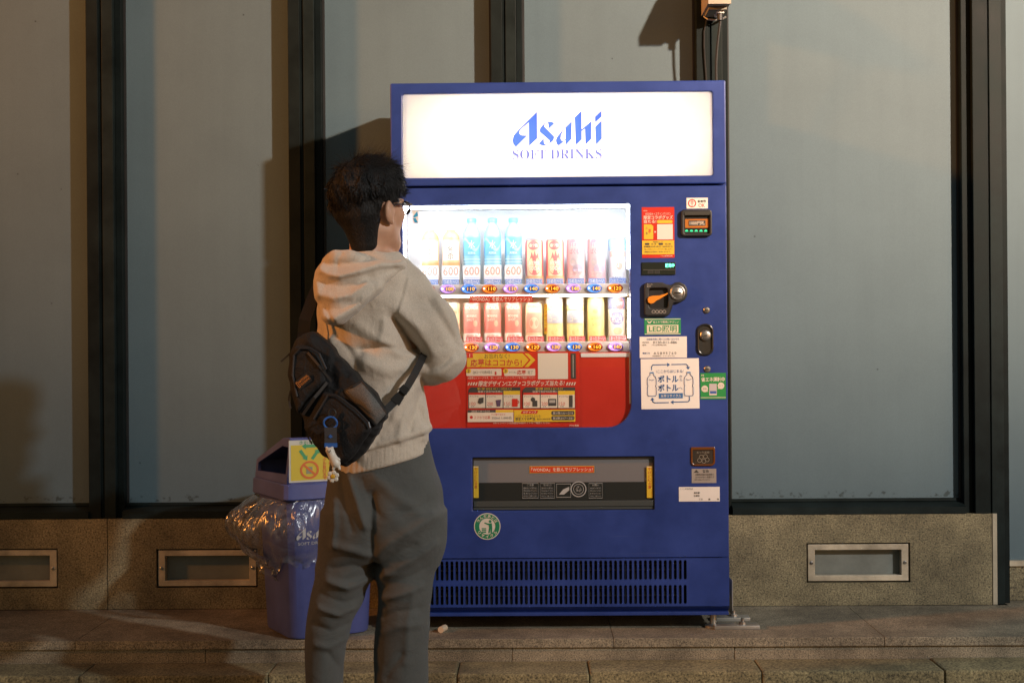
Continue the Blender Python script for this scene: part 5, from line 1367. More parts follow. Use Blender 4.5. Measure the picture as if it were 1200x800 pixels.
# clear liner bag folded out over the rim
rng = np.random.default_rng(3)
mb = MB(); nA, nZ = 132, 26; v = []
for i in range(nZ):
    t = i / (nZ - 1)
    z = .468 - .225 * t
    for k in range(nA):
        a = 2 * math.pi * k / nA
        c, s_ = math.cos(a), math.sin(a)
        # rounded square footprint of the body at this height
        bx_, by_ = .147 + .006 * (z / .47), .154 + .006 * (z / .47)
        q = (abs(c / bx_) ** 4 + abs(s_ / by_) ** 4) ** (-.25)
        left = max(0, -math.cos(a - BR * 0 + .15)) ** 1.5
        puff = math.sin(math.pi * min(1, t * 1.08 + .04)) ** .8
        rip = .006 * math.sin(9 * a + 5 * t) + .005 * math.sin(17 * a - 3 * t + 1) + .004 * abs(math.sin(23 * a + 9 * t)) + .003 * math.sin(41 * a + 14 * t)
        out = .006 + puff * (.016 + .085 * left) + rip * (0.25 + 1.5 * t) * (.6 + left)
        hem = (.02 * math.sin(3 * a + 1) + .012 * math.sin(7 * a)) * t
        v.append(bw((q + out) * c, (q + out) * s_, z + hem - .02 * left * t + .01 * rip / .006 * t))
f = [(i * nA + k, i * nA + (k + 1) % nA, (i + 1) * nA + (k + 1) % nA, (i + 1) * nA + k) for i in range(nZ - 1) for k in range(nA)]
M_BAG = clear('liner_plastic', (.94, .94, .95), 2.8, .26, body=.035, noise=.06)
nt = M_BAG.node_tree; nb = N(nt, 'ShaderNodeTexNoise', Scale=1.0, Detail=2.5, Distortion=1.2); nt.links.new(coords(nt, (20, 20, 7)), nb.inputs['Vector'])
bp = N(nt, 'ShaderNodeBump', Strength=0.7, Distance=0.03); nt.links.new(nb.outputs[0], bp.inputs['Height'])
for n_ in nt.nodes:
    if n_.type == 'BSDF_GLOSSY': nt.links.new(bp.outputs[0], n_.inputs['Normal'])
liner = put('liner_bag', mesh_from('liner_bag', v, f, M_BAG, True))
tag(liner, 'clear plastic liner bag folded over the rim of the blue bin', 'plastic bag')

# ================================================================== PERSON
YQ = -1.25
def pp(px, py, d=0.0):
    q = P(px, py, YQ + d); return (q.x, q.y, q.z)
px0_ = pp(440, 600)
person = root('person', (px0_[0], YQ, 0.0), 'person in a beige hooded sweatshirt and grey trousers facing the machine', 'person')
M_HOOD = fabric('hoodie_fleece', (.70, .61, .50), (.62, .54, .44), 520, .95, .34, .25, .22, (26, 26, 18))
M_TROU = fabric('trouser_twill', (.106, .110, .104), (.088, .091, .086), 800, .9, .22, .1, .20, (18, 18, 26))
M_BAGF = fabric('bag_nylon', (.020, .020, .020), (.013, .013, .014), 900, .6, .3, .02, .45, (30, 30, 30))
M_BAGW = plain((.020, .019, .018), .55, 0, .2, .4, 900)
def skin_mat():
    m, nt, bs = base_mat('skin')
    n = N(nt, 'ShaderNodeTexNoise', Scale=35.0, Detail=5.0); nt.links.new(coords(nt), n.inputs['Vector'])
    c = ramp(nt, n.outputs[0], [(.3, (.46, .25, .155)), (.7, (.54, .31, .20))])
    nt.links.new(c, bs.inputs['Base Color']); bs.inputs['Roughness'].default_value = .5
    bs.inputs['Subsurface Weight'].default_value = .12; bs.inputs['Subsurface Radius'].default_value = (.012, .005, .003)
    bs.inputs['Subsurface Scale'].default_value = 1.0
    return m
M_SKIN = skin_mat()
def st(rows, D=0.0):
    """rows: (py, left px, right px, depth centre, depth radius) -> loft stations"""
    out = []
    for py, l, r, d, ry in rows:
        a = P(l, py, YQ + d); b = P(r, py, YQ + d)
        out.append(((a.z + b.z) / 2, (a.x + b.x) / 2, YQ + d, (b.x - a.x) / 2, ry))
    return out
HA = R(38)
hf = np.array((math.sin(HA), math.cos(HA), 0)); hr = np.array((math.cos(HA), -math.sin(HA), 0)); hu = np.array((0, 0, 1.0))
hc = np.array(pp(436, 243, .01))
HB = [hr, hf, hu]
def hp(r, f, u): return hc + hr * r + hf * f + hu * u
# joints of the arms and legs
SR, ER, WR = pp(486, 350, -.03), pp(517, 420, -.02), pp(478, 418, .20)
SL, EL, WL = pp(398, 352, .08), pp(395, 425, .16), pp(440, 415, .28)
# ---- body (skin): one continuous surface, mostly under the clothes
lo = (pp(440, 0)[0] - .36, YQ - .24, 0.02); hi = (pp(440, 0)[0] + .36, YQ + .42, 1.70)
B = Vox(lo, hi, .0045)
B.ell(hp(0, -.012, .030), (.076, .094, .088), .02, B=HB)
B.ell(hp(0, .028, -.035), (.062, .066, .085), .03, B=HB)
B.cone(hp(0, .070, -.100), hp(0, .075, -.105), .022, .020, .03)          # chin
for s_ in (-1, 1):
    B.cone(hp(s_ * .046, .010, -.070), hp(s_ * .020, .064, -.102), .020, .019, .03)  # jaw
    B.ell(hp(s_ * .042, .056, -.022), (.022, .020, .020), .03, B=HB)                 # cheek bone
    B.ell(hp(s_ * .031, .088, .004), (.017, .014, .011), .010, True, B=HB)           # eye socket
    B.ell(hp(s_ * .031, .076, .003), (.012, .012, .010), .004, B=HB)                 # eyeball
    B.cone(hp(s_ * .018, .090, .020), hp(s_ * .045, .078, .022), .007, .006, .008)   # brow
    B.ell(hp(s_ * .082, -.014, -.018), (.009, .019, .033), .006, B=HB)               # ear
    B.ell(hp(s_ * .091, -.010, -.012), (.006, .010, .018), .006, True, B=HB)
    B.ell(hp(s_ * .080, -.004, -.046), (.006, .008, .010), .006, B=HB)                # lobe
B.cone(hp(0, .088, .004), hp(0, .106, -.034), .008, .012, .010)            # nose
for s_ in (-1, 1): B.ell(hp(s_ * .011, .098, -.038), (.009, .010, .008), .008, B=HB)
B.cone(hp(-.016, .088, -.064), hp(.016, .088, -.064), .007, .007, .006); B.cone(hp(-.014, .086, -.074), hp(.014, .086, -.074), .008, .008, .006)
B.cone(hp(0, -.025, -.07), pp(434, 312, .02), .050, .054, .03)             # neck
B.loft(st([(300, 415, 462, .02, .055), (325, 392, 488, .02, .075), (370, 385, 490, .01, .09), (430, 390, 488, .01, .09), (500, 396, 496, .01, .09), (560, 394, 508, .01, .095), (640, 388, 508, .0, .09)]), .03)
for S_, E_, W_ in ((SR, ER, WR), (SL, EL, WL)):
    B.cone(S_, E_, .046, .038, .03); B.cone(E_, W_, .038, .026, .02)
B.path([pp(412, 600), pp(408, 660), pp(394, 705, -.01), pp(381, 760), pp(380, 872, .015)], [.070, .058, .045, .042, .032], .02)
B.path([pp(480, 600), pp(475, 660), pp(474, 705, -.01), pp(470, 760), pp(470, 872, .015)], [.070, .058, .045, .042, .032], .02)
def hand(W_, E_, side):
    W_, E_ = np.array(W_), np.array(E_); d = (W_ - E_) / np.linalg.norm(W_ - E_)
    up = np.array((0, 0, 1.0)); up = up - d * (up @ d); up /= np.linalg.norm(up); lat = np.cross(d, up)
    B.cone(W_, W_ + d * .03, .026, .028, .02)
    for k in range(4):
        o = (k - 1.5) * .019; L = (.066, .076, .072, .056)[k]
        base = W_ + d * .055 + up * o
        B.cone(W_ + d * .02 + up * o * .6, base, .017, .014, .014)
        m1 = base + d * L * .45 + lat * side * .010; m2 = m1 + d * L * .20 + lat * side * .026; m3 = m2 - d * .012 + lat * side * .020
        B.path([base, m1, m2, m3], [.0105, .0098, .009, .0078], .004)
    t0 = W_ + d * .015 + up * .028; t1 = t0 + d * .030 + up * .024 + lat * side * .008; t2 = t1 + d * .028 + lat * side * .014
    B.path([t0, t1, t2], [.015, .012, .0095], .008)
hand(WR, ER, -1); hand(WL, EL, 1)
bo = put('body', B.mesh('body', M_SKIN, 1), person)
del B
# ---- hair
M_HAIR, nt, bs = base_mat('black_hair')
bs.inputs['Base Color'].default_value = (.0045, .0043, .0042, 1); bs.inputs['Roughness'].default_value = .55
bs.inputs['Specular IOR Level'].default_value = .34
hn = N(nt, 'ShaderNodeTexNoise', Scale=1.0, Detail=4.0); nt.links.new(coords(nt, (420, 420, 60)), hn.inputs['Vector']); bump(nt, bs, hn.outputs[0], 1.0, .004)
H = Vox(hc - np.array((.17, .18, .16)), hc + np.array((.17, .18, .19)), .004)
H.ell(hp(0, -.018, .042), (.086, .112, .098), .02, B=HB)
H.ell(hp(-.026, -.046, .022), (.070, .074, .078), .03, B=HB)
H.ell(hp(-.005, .035, .092), (.068, .058, .045), .03, B=HB)
H.cone(hp(-.004, -.055, -.03), hp(-.002, -.046, -.106), .052, .029, .03)
H.cone(hp(.02, -.045, -.03), hp(.02, -.040, -.104), .047, .029, .03)
def facecut(X, Y, Z):
    f = (X - hc[0]) * hf[0] + (Y - hc[1]) * hf[1]; u = Z - hc[2]; r = (X - hc[0]) * hr[0] + (Y - hc[1]) * hr[1]
    d1 = np.maximum(.056 - f, u - .048)               # face below the fringe
    d2 = np.maximum(np.maximum(-.036 - f + 0 * r, u - .012), .058 - np.abs(r))      # round the ears
    d3 = np.maximum(.006 - f, u - .006)
    return np.minimum(np.minimum(d1, d2), d3)
H.op(facecut, (H.lo, H.lo + .35), .012, True)
def hair_noise(X, Y, Z):
    x, y, z = X - hc[0], Y - hc[1], Z - hc[2]
    th = np.arctan2(y, x)
    tuft = .0075 * np.sin(52 * x + 34 * z + 2 * np.sin(40 * y)) * np.sin(46 * y - 40 * z + 1.5 * np.sin(45 * x)) * np.clip(z / .05 + .4, 0, 1)
    return tuft + .0005 * np.sin(34 * th + 60 * z + 3 * np.sin(60 * z + 20 * x))
H.add(hair_noise)
hair = put('hair', H.mesh('hair', M_HAIR, 1), person)
del H
# locks and loose strands grown from the surface
me = hair.data; nv = len(me.vertices); co = np.empty(nv * 3, np.float32); me.vertices.foreach_get('co', co); co = co.reshape(-1, 3)
no = np.empty(nv * 3, np.float32); me.vertices.foreach_get('normal', no); no = no.reshape(-1, 3)
rng = np.random.default_rng(11)
V_, F_ = [], []
crown = hp(-.02, -.05, .13)
for n_ in range(17000):
    i = int(rng.integers(nv)); p = co[i].astype(float); nrm = no[i].astype(float)
    rel = p - crown
    if abs((p - hc) @ hr) > .055 and (p - hc)[2] < .03 and (p - hc) @ hf > -.045: continue
    up_ = (p - hc)[2]
    flow = rel - nrm * (rel @ nrm); flow = flow / (np.linalg.norm(flow) + 1e-6)
    flow = flow + np.array((.25 * math.sin(p[2] * 60 + p[0] * 40), .25 * math.cos(p[0] * 70), 0)) + rng.normal(0, .28, 3)
    if up_ > .06: flow = flow * .9 + hf * .6 - hr * .2
    flow -= nrm * (flow @ nrm) * .8; flow /= np.linalg.norm(flow)
    L = rng.uniform(.014, .036) * (.55 if up_ < -.05 else 1.0); w = rng.uniform(.0005, .0013)
    lift = rng.uniform(.10, .60) if up_ > .0 else rng.uniform(.02, .20)
    wild = up_ > .105 and rng.random() < .40 and (p - hc) @ hf < .05
    if wild: L *= rng.uniform(.9, 1.5); lift = rng.uniform(.6, 1.3); w *= .45
    side_ = np.cross(flow, nrm); base = len(V_)
    cur = rng.normal(0, .35)
    for k in range(4):
        t = k / 3; q = p - nrm * .003 + flow * L * t + nrm * L * (lift * t - .36 * t * t * (0 if wild else 1)) + side_ * L * cur * t * t
        ww = w * (1 - t * .9)
        V_ += [q + side_ * ww, q - side_ * ww * .5 + nrm * ww * .8, q - side_ * ww * .5 - nrm * ww * .8]
    for k in range(3):
        a = base + 3 * k
        for j in range(3): F_.append((a + j, a + (j + 1) % 3, a + 3 + (j + 1) % 3, a + 3 + j))
for n_ in range(420):                                 # thicker tufts that break up the outline
    i = int(rng.integers(nv)); p = co[i].astype(float); nrm = no[i].astype(float); up_ = (p - hc)[2]
    if up_ < .015 or ((p - hc) @ hf > .055 and up_ < .07): continue
    rel = p - crown; flow = rel - nrm * (rel @ nrm); flow = flow / (np.linalg.norm(flow) + 1e-6) + rng.normal(0, .45, 3) + (hf * .4 if up_ > .08 else 0)
    flow -= nrm * (flow @ nrm) * .7; flow /= np.linalg.norm(flow)
    L = rng.uniform(.020, .040); w = rng.uniform(.0025, .0050); lift = rng.uniform(.25, .75); side_ = np.cross(flow, nrm); base = len(V_); cur = rng.normal(0, .4)
    for k in range(4):
        t = k / 3; q = p - nrm * .004 + flow * L * t + nrm * L * (lift * t - .40 * t * t) + side_ * L * cur * t * t; ww = w * (1 - t) ** .7 + .0001
        V_ += [q + side_ * ww, q - side_ * ww * .5 + nrm * ww * .6, q - side_ * ww * .5 - nrm * ww * .6]
    for k in range(3):
        a = base + 3 * k
        for j in range(3): F_.append((a + j, a + (j + 1) % 3, a + 3 + (j + 1) % 3, a + 3 + j))
strands = put('hair_strands', mesh_from('hair_strands', V_, F_, M_HAIR, True), person)
strands['kind'] = 'stuff'; strands['label'] = 'loose black hair strands'
# ---- glasses
M_FRAME = plain((.010, .012, .018), .25)
gl = bpy.data.objects.new('glasses', None)
mb = MB()
for s_ in (-1, 1):
    c0 = hp(s_ * .034, .100, .002)
    mb.tube([c0 + hr * (.024 * math.cos(a)) + hu * (.018 * math.sin(a)) - hf * (.004 * abs(math.cos(a)) * (1 if s_ * math.cos(a) > 0 else 0)) for a in np.linspace(0, 2 * math.pi, 25)], .0034, M_FRAME, 6, False)
    mb.tube([hp(s_ * .058, .098, .010), hp(s_ * .070, .090, .010), hp(s_ * .080, .040, .006), hp(s_ * .083, -.004, .002), hp(s_ * .082, -.022, -.016)], [.0030, .0034, .0028, .0024, .0020], M_FRAME, 6)
mb.tube([hp(-.009, .100, .006), hp(0, .104, .010), hp(.009, .100, .006)], .002, M_FRAME, 6)
gls = autosmooth(mb.build('glasses', M_FRAME, person)); gls['label'] = 'dark framed glasses'
for s_ in (-1, 1):
    mb = MB(); c0 = hp(s_ * .034, .100, .002); mb.raw([c0 + hr * (.023 * math.cos(a)) + hu * (.017 * math.sin(a)) for a in np.linspace(0, 2 * math.pi, 21)[:-1]], [tuple(range(20))], M_GLASS)
    mb.build('lens', M_GLASS, gls, fix=False)
# ---- hoodie
lo = (pp(345, 0)[0], YQ - .27, pp(0, 572)[2]); hi = (pp(560, 0)[0], YQ + .40, pp(0, 283)[2])
T_ = Vox(lo, hi, .0038)
YAW = -R(20)
T_.loft(st([(296, 408, 468, .015, .070), (312, 388, 486, .01, .095), (332, 376, 498, .01, .118), (365, 376, 499, .0, .135), (410, 381, 497, -.0, .140), (455, 387, 497, -.0, .138), (495, 386, 503, .0, .140), (525, 384, 507, .0, .142), (545, 383, 509, .0, .140), (570, 384, 512, .0, .138)]), .02, YAW)
# sleeves
T_.path([pp(480, 348, -.01), pp(500, 378, -.035), pp(517, 418, -.02)], [.074, .074, .066], .035)
T_.path([pp(517, 418, -.02), pp(505, 424, .07), pp(482, 418, .17)], [.066, .064, .050], .02)
T_.path([SL, EL, WL], [.066, .060, .048], .03)
T_.fold([([(461, 374), (474, 394), (493, 420)], -.030, .014), ([(470, 366), (490, 385), (506, 412)], .012, .020), ([(452, 378), (449, 398), (468, 413), (490, 417)], .010, .014),
         ([(424, 410), (450, 406), (482, 411)], -.014, .013), ([(430, 424), (455, 434), (487, 430)], .014, .022), ([(420, 380), (436, 392), (446, 402)], .005, .015),
         ([(452, 470), (464, 455), (478, 446)], -.008, .012), ([(462, 486), (474, 470), (486, 452)], .007, .014), ([(480, 505), (484, 485), (490, 462)], -.008, .009), ([(470, 515), (472, 495), (480, 478)], .006, .012),
         ([(440, 520), (448, 500), (458, 486)], -.005, .012), ([(496, 515), (497, 495), (498, 475)], .006, .010), ([(425, 535), (432, 518), (440, 505)], .005, .012),
         ([(500, 352), (518, 378), (532, 402)], -.006, .010), ([(512, 350), (528, 378), (538, 400)], .005, .010), ([(500, 444), (518, 436), (532, 424)], .008, .012), ([(502, 432), (518, 426), (534, 412)], -.007, .010),
         ([(395, 395), (410, 410), (420, 430)], -.006, .014), ([(385, 400), (396, 420), (402, 440)], .006, .016), ([(440, 345), (465, 350), (485, 365)], .004, .02), ([(474, 326), (470, 345), (464, 368)], -.003, .004), ([(478, 326), (474, 345), (468, 366)], .002, .004)], YQ + .02)
hA, hB = pp(385, 560), pp(507, 529)
sl = (hB[2] - hA[2]) / (hB[0] - hA[0])
def hem(X): return hA[2] + (X - hA[0]) * sl - .10 * (X - hA[0]) * (hB[0] - X)
BAND = .056
def pinch(X, Y, Z):
    t = Z - hem(X)
    fold = .0045 * np.sin(70 * (X - hA[0]) + 22 * (Z - 1) + 3 * np.sin(31 * Y + 9 * Z)) * np.clip((t - BAND) / .02, 0, 1) * np.clip((.20 - t) / .15, 0, 1)
    soft = .0035 * np.sin(38 * X + 27 * Z + 2 * np.sin(24 * Y)) * np.sin(33 * Z - 21 * Y) * np.clip((t - .1) / .1, 0, 1)
    band = .007 * (1 / (1 + np.exp((t - BAND) / .0025))) - .006 * np.exp(-((t - BAND - .014) / .014) ** 2)
    groove = .004 * np.exp(-((t - BAND) / .0035) ** 2)
    fine = .0004 * np.sin(150 * X + 60 * Z + 4 * np.sin(35 * Z + 20 * X)) * np.sin(90 * Z - 40 * X + 3 * np.sin(30 * X))
    ribs = .0006 * np.sin(520 * X + 260 * Y) * (1 / (1 + np.exp((t - BAND) / .002)))
    return band + groove - fold * .8 - soft - fine + ribs
T_.add(pinch)
T_.keep(lambda X, Y, Z: hem(X) - Z + 0 * Y, .008)
# inside is hollow at the neck so that the neck comes out of a collar
T_.cone(pp(436, 270, .02), pp(434, 300, .02), .062, .056, .008, True)
hoodie = put('hoodie', T_.mesh('hoodie', M_HOOD, 1), person)
del T_
# ---- hood lying on the back
lo = (pp(355, 0)[0], YQ - .30, pp(0, 395)[2]); hi = (pp(485, 0)[0], YQ + .14, pp(0, 283)[2])
D_ = Vox(lo, hi, .0038)
leaf = [pp(*q, -.10) for q in ((378, 303), (392, 293), (412, 293), (440, 299), (472, 304), (473, 313), (458, 329), (434, 352), (412, 372), (398, 384), (386, 378), (374, 358), (368, 338), (370, 318))]
D_.slab([(q[0], q[2]) for q in leaf], YQ - .195, YQ + .02, .030, .01, shear=lambda x, z: .30 * np.clip(z - pp(0, 345)[2], -.1, .12) + .9 * (x - pp(415, 0)[0]) ** 2 * 4)
D_.fold([([(379, 323), (388, 328), (402, 330), (425, 324), (448, 316), (470, 313)], -0.0054, .004), ([(398, 318), (397, 308), (402, 298)], -0.0041, .004), ([(379, 318), (388, 323), (402, 325), (425, 319), (448, 311), (470, 309)], 0.0189, .012), ([(384, 310), (396, 311), (415, 309), (440, 303), (460, 303)], -0.0175, .014),
         ([(386, 334), (404, 337), (424, 334), (434, 325)], -0.0108, .012), ([(378, 346), (396, 350), (416, 347), (434, 334)], 0.0135, .012), ([(374, 352), (388, 362), (404, 364), (424, 354)], -0.0081, .011),
         ([(384, 372), (398, 374), (420, 361), (446, 338)], 0.0135, .012), ([(386, 362), (392, 372), (397, 382)], -0.0081, .006), ([(372, 330), (376, 340), (374, 350)], 0.0081, .010), ([(436, 330), (448, 322), (462, 314)], -0.0081, .008)], YQ + .0)
D_.cone(pp(436, 262, .03), pp(434, 330, .02), .066, .060, .010, True)
D_.add(lambda X, Y, Z: -.002 * np.sin(60 * X + 45 * Z + 2 * np.sin(40 * Y)) * np.sin(50 * Z - 30 * X))
hood = put('hood', D_.mesh('hood', M_HOOD, 2), hoodie)
del D_
# ---- trousers
lo = (pp(340, 0)[0], YQ - .20, .045); hi = (pp(540, 0)[0], YQ + .20, pp(0, 505)[2])
L_ = Vox(lo, hi, .0045)
L_.loft(st([(512, 392, 502, .0, .118), (545, 386, 510, .0, .125), (575, 382, 519, .0, .138), (605, 379, 521, -.004, .142), (635, 377, 519, -.0, .128), (660, 378, 512, .0, .095)]), .02)
L_.loft(st([(600, 379, 452, .0, .110), (640, 376, 441, .0, .108), (670, 370, 435, .0, .098), (700, 364, 428, -.01, .090), (722, 360, 416, -.012, .083), (760, 357, 405, .0, .078), (800, 359, 402, .01, .077), (850, 361, 402, .02, .076), (884, 360, 404, .02, .076)]), .03)
L_.loft(st([(600, 446, 521, .0, .110), (635, 436, 520, .0, .110), (665, 438, 511, .0, .098), (695, 443, 506, -.01, .088), (720, 442, 504, -.012, .083), (760, 438, 502, .0, .078), (800, 439, 502, .01, .077), (850, 441, 500, .02, .076), (884, 440, 501, .02, .076)]), .03)
L_.fold([([(437, 580), (435, 620), (436, 662)], -0.0186, .020), ([(440, 652), (458, 636), (482, 622), (508, 606)], 0.0111, .014), ([(442, 664), (460, 650), (486, 638)], -0.0065, .011),
         ([(446, 678), (464, 668), (492, 652), (510, 640)], 0.0111, .012), ([(448, 690), (468, 682), (494, 670)], -0.0065, .011), ([(447, 704), (468, 698), (492, 690)], 0.0093, .010), ([(448, 726), (464, 718), (488, 716)], -0.0065, .011),
         ([(445, 745), (465, 735), (490, 735)], 0.0056, .012), ([(432, 652), (414, 645), (392, 640)], 0.0111, .013), ([(430, 668), (411, 663), (388, 668)], -0.0065, .011), ([(427, 684), (407, 690), (382, 682)], 0.0130, .011),
         ([(422, 702), (402, 708), (378, 700)], -0.0065, .011), ([(413, 716), (396, 722), (372, 714)], 0.0102, .009), ([(402, 736), (386, 742), (366, 734)], -0.0065, .011), ([(400, 756), (384, 762), (366, 758)], 0.0056, .010),
         ([(398, 562), (404, 590), (413, 622)], -0.0065, .011), ([(409, 562), (420, 590), (429, 616)], 0.0111, .011), ([(424, 562), (433, 585), (446, 604)], -0.0065, .011), ([(440, 560), (462, 580), (490, 596)], 0.0056, .016), ([(390, 590), (392, 615), (388, 640)], 0.0075, .010),
         ([(513, 552), (518, 576), (516, 598)], -0.0065, .011), ([(470, 600), (488, 596), (505, 588)], -0.0046, .012), ([(484, 700), (478, 730), (474, 780)], 0.0046, .012), ([(470, 770), (456, 790), (450, 800)], -.006, .01), ([(382, 770), (392, 790), (396, 810)], -.006, .01)], YQ + .03)
L_.add(lambda X, Y, Z: -.0010 * np.sin(46 * Z + 3 * np.sin(20 * X + 9 * Z) + 14 * X) * np.sin(25 * X - 16 * Y + 8 * Z))
L_.keep(lambda X, Y, Z: .055 - Z + 0 * X + 0 * Y, .006)
put('trousers', L_.mesh('trousers', M_TROU, 1), person)
del L_
# ---- shoes
M_SHOE = plain((.03, .03, .03), .55, 0, .3, .2, 500)
for (u, yaw) in ((381, -8), (471, 22)):
    c = np.array(pp(u, 884, .03)); f_ = np.array((math.sin(R(yaw)), math.cos(R(yaw)), 0))
    S_ = Vox(c + np.array((-.12, -.14, -.12)), c + np.array((.18, .25, .10)), .005)
    h0 = np.array((c[0], c[1], 0))
    S_.path([h0 - f_ * .055 + (0, 0, .05), h0 + f_ * .05 + (0, 0, .048), h0 + f_ * .165 + (0, 0, .036)], [.044, .046, .036], .03)
    S_.cone(h0 + (0, 0, .05), h0 - f_ * .01 + (0, 0, .12), .044, .042, .03)
    S_.keep(lambda X, Y, Z: .002 - Z + 0 * X + 0 * Y, .004)
    put('shoe', S_.mesh('shoe', M_SHOE, 1), person)

# ================================================================== SLING BAG
def bp_(u, v, d=0.0): return pp(u, v, d)
bagr = root('sling_bag', pp(400, 470, -.2), 'black sling bag with a mesh pocket worn across the back', 'bag')
def shear(x, z): return .55 * np.clip(pp(400, 0)[0] - x, -.2, .2) ** 1 * .5 + .06 * np.clip((pp(0, 460)[2] - z) / .1, -1, 1) * -.3
outl = [(345, 397), (354, 390), (366, 389), (381, 400), (400, 420), (426, 445), (441, 460), (454, 479), (455, 489), (445, 506), (428, 530), (408, 545), (394, 543), (377, 530), (360, 505), (344, 464), (336, 432), (339, 410)]
def poly(pts): return [(pp(u, v, -.2)[0], pp(u, v, -.2)[2]) for u, v in pts]
G = Vox((pp(325, 0)[0], YQ - .40, pp(0, 555)[2]), (pp(465, 0)[0], YQ + .02, pp(0, 380)[2]), .004)
G.slab(poly(outl), YQ - .245, YQ - .125, .030, .01, shear=shear)
G.add(lambda X, Y, Z: -.0030 * np.sin(55 * X + 48 * Z + 2 * np.sin(40 * X)) * np.sin(60 * Z - 42 * X + 2) - .0012 * np.sin(150 * X + 120 * Z + 3 * np.sin(60 * Z)))
put('bag_body', G.mesh('bag_body', M_BAGF, 1), bagr); del G
for nm, pts, d0, d1 in (('upper_pocket', [(339, 414), (348, 405), (362, 405), (374, 412), (384, 432), (386, 446), (372, 462), (352, 484), (345, 468), (338, 440)], -.275, -.20),
                        ('lower_pocket', [(383, 458), (396, 460), (420, 476), (438, 493), (440, 500), (424, 526), (408, 541), (396, 540), (372, 518), (361, 499), (364, 490)], -.285, -.20)):
    G = Vox((pp(325, 0)[0], YQ - .42, pp(0, 555)[2]), (pp(465, 0)[0], YQ - .05, pp(0, 390)[2]), .004)
    G.slab(poly(pts), YQ + d0, YQ + d1, .020, .008, shear=shear)
    G.add(lambda X, Y, Z: -.0018 * np.sin(70 * X - 52 * Z + 1) * np.sin(64 * Z + 40 * X))
    pk = put(nm, G.mesh(nm, M_BAGF, 1), bagr); del G
    mb = MB(); cxp = sum(p[0] for p in pts) / len(pts); czp = sum(p[1] for p in pts) / len(pts)
    lp = [(cxp + (u - cxp) * .90, czp + (v - czp) * .90) for u, v in pts]
    zz = []
    for (u, v) in (lp[-2:] + lp[:5] if nm == 'upper_pocket' else lp[-1:] + lp[:5]):
        x, _, z = pp(u, v, d0); zz.append((x, YQ + d0 - .002 + float(shear(np.array(x), np.array(z))), z))
    mb.tube(zz, .0028, plain((.03, .03, .032), .35), 6); mb.build('zip', M_BLACK, pk)
def bsurf(u, v, d): x, _, z = pp(u, v, d); return Vector((x, YQ + d + float(shear(np.array(x), np.array(z))), z))
# mesh pocket: a pale net over the side
M_NET, nt, bs = base_mat('net')
bs.inputs['Base Color'].default_value = (.22, .21, .20, 1); bs.inputs['Roughness'].default_value = .5
vv = N(nt, 'ShaderNodeTexVoronoi', Scale=620.0); nt.links.new(coords(nt), vv.inputs['Vector'])
c = ramp(nt, vv.outputs['Distance'], [(.25, (.02, .02, .02)), (.55, (.16, .155, .145))]); nt.links.new(c, bs.inputs['Base Color']); bump(nt, bs, vv.outputs['Distance'], .6, .003)
mb = MB(); nq = [(405, 458), (425, 447), (455, 483), (443, 497)]; v = []
for i in range(9):
    for j in range(7):
        a, b = i / 8, j / 6
        u0 = nq[0][0] * (1 - a) * (1 - b) + nq[1][0] * (1 - a) * b + nq[3][0] * a * (1 - b) + nq[2][0] * a * b
        v0 = nq[0][1] * (1 - a) * (1 - b) + nq[1][1] * (1 - a) * b + nq[3][1] * a * (1 - b) + nq[2][1] * a * b
        v.append(bsurf(u0, v0, -.246 - .016 * math.sin(math.pi * b) * math.sin(math.pi * (a * .9 + .05)) - .002 * math.sin(9 * a + 5 * b)))
fq = [(i * 7 + j, i * 7 + j + 1, (i + 1) * 7 + j + 1, (i + 1) * 7 + j) for i in range(8) for j in range(6)]
np_ = put('mesh_pocket', mesh_from('mesh_pocket', v, fq, M_NET, True), bagr)
sm = np_.modifiers.new('thickness', 'SOLIDIFY'); sm.thickness = .003
mb = MB(); mb.tube([v[0], v[3] - Vector((0, .003, 0)), v[6]], .004, M_BAGW, 6); mb.tube([v[k * 7] for k in range(9)], .004, M_BAGW, 6); mb.tube([v[k * 7 + 6] for k in range(9)], .004, M_BAGW, 6); mb.build('pocket_binding', M_BAGW, np_)
# cross straps and patch on the pockets
def ribbon(name, pts, w, par, m=M_BAGW, t=.003):
    mb = MB(); P3 = [Vector(p) for p in pts]; Ws = []
    for i, p in enumerate(P3):
        d = (P3[min(i + 1, len(P3) - 1)] - P3[max(i - 1, 0)]).normalized(); s_ = d.cross(Vector((0, -1, 0)))
        s_ = s_.normalized() if s_.length > .2 else Vector((1, 0, 0)); Ws.append(s_ * w)
    mb.strip(P3, Ws, (0, -t, 0), m); return mb.build(name, m, par)
ribbon('compression_strap', [bsurf(383, 448, -.268), bsurf(368, 466, -.283), bsurf(354, 486, -.270)], .004, bagr)
ribbon('compression_strap', [bsurf(388, 447, -.255), bsurf(372, 428, -.280), bsurf(358, 413, -.274)], .003, bagr)
pa = ribbon('patch', [bsurf(345.5, 453, -.281), bsurf(360.5, 441, -.281)], .013, bagr, plain((.018, .015, .012), .7), .003)
mb = MB(); a0, a1 = bsurf(345.5, 453, -.284), bsurf(360.5, 441, -.284); ex = (a1 - a0).normalized(); ez = Vector((-ex.z, 0, ex.x)) if ex.x > 0 else Vector((ex.z, 0, -ex.x))
tmp = MB(); M_OR = plain((.62, .22, .04), .6)
add_text(tmp, 'NATIONAL', .011, .001, .043, .008, 0, M_OR, .02); add_text(tmp, 'GEOGRAPHIC', .011, -.007, .043, -.001, 0, M_OR, .01)
for r in ((.003, -.008, .0045, .009), (.0075, -.008, .009, .009), (.003, .0075, .009, .009), (.003, -.008, .009, -.0065)): tmp.flat(rrect(*r), 0, M_OR)
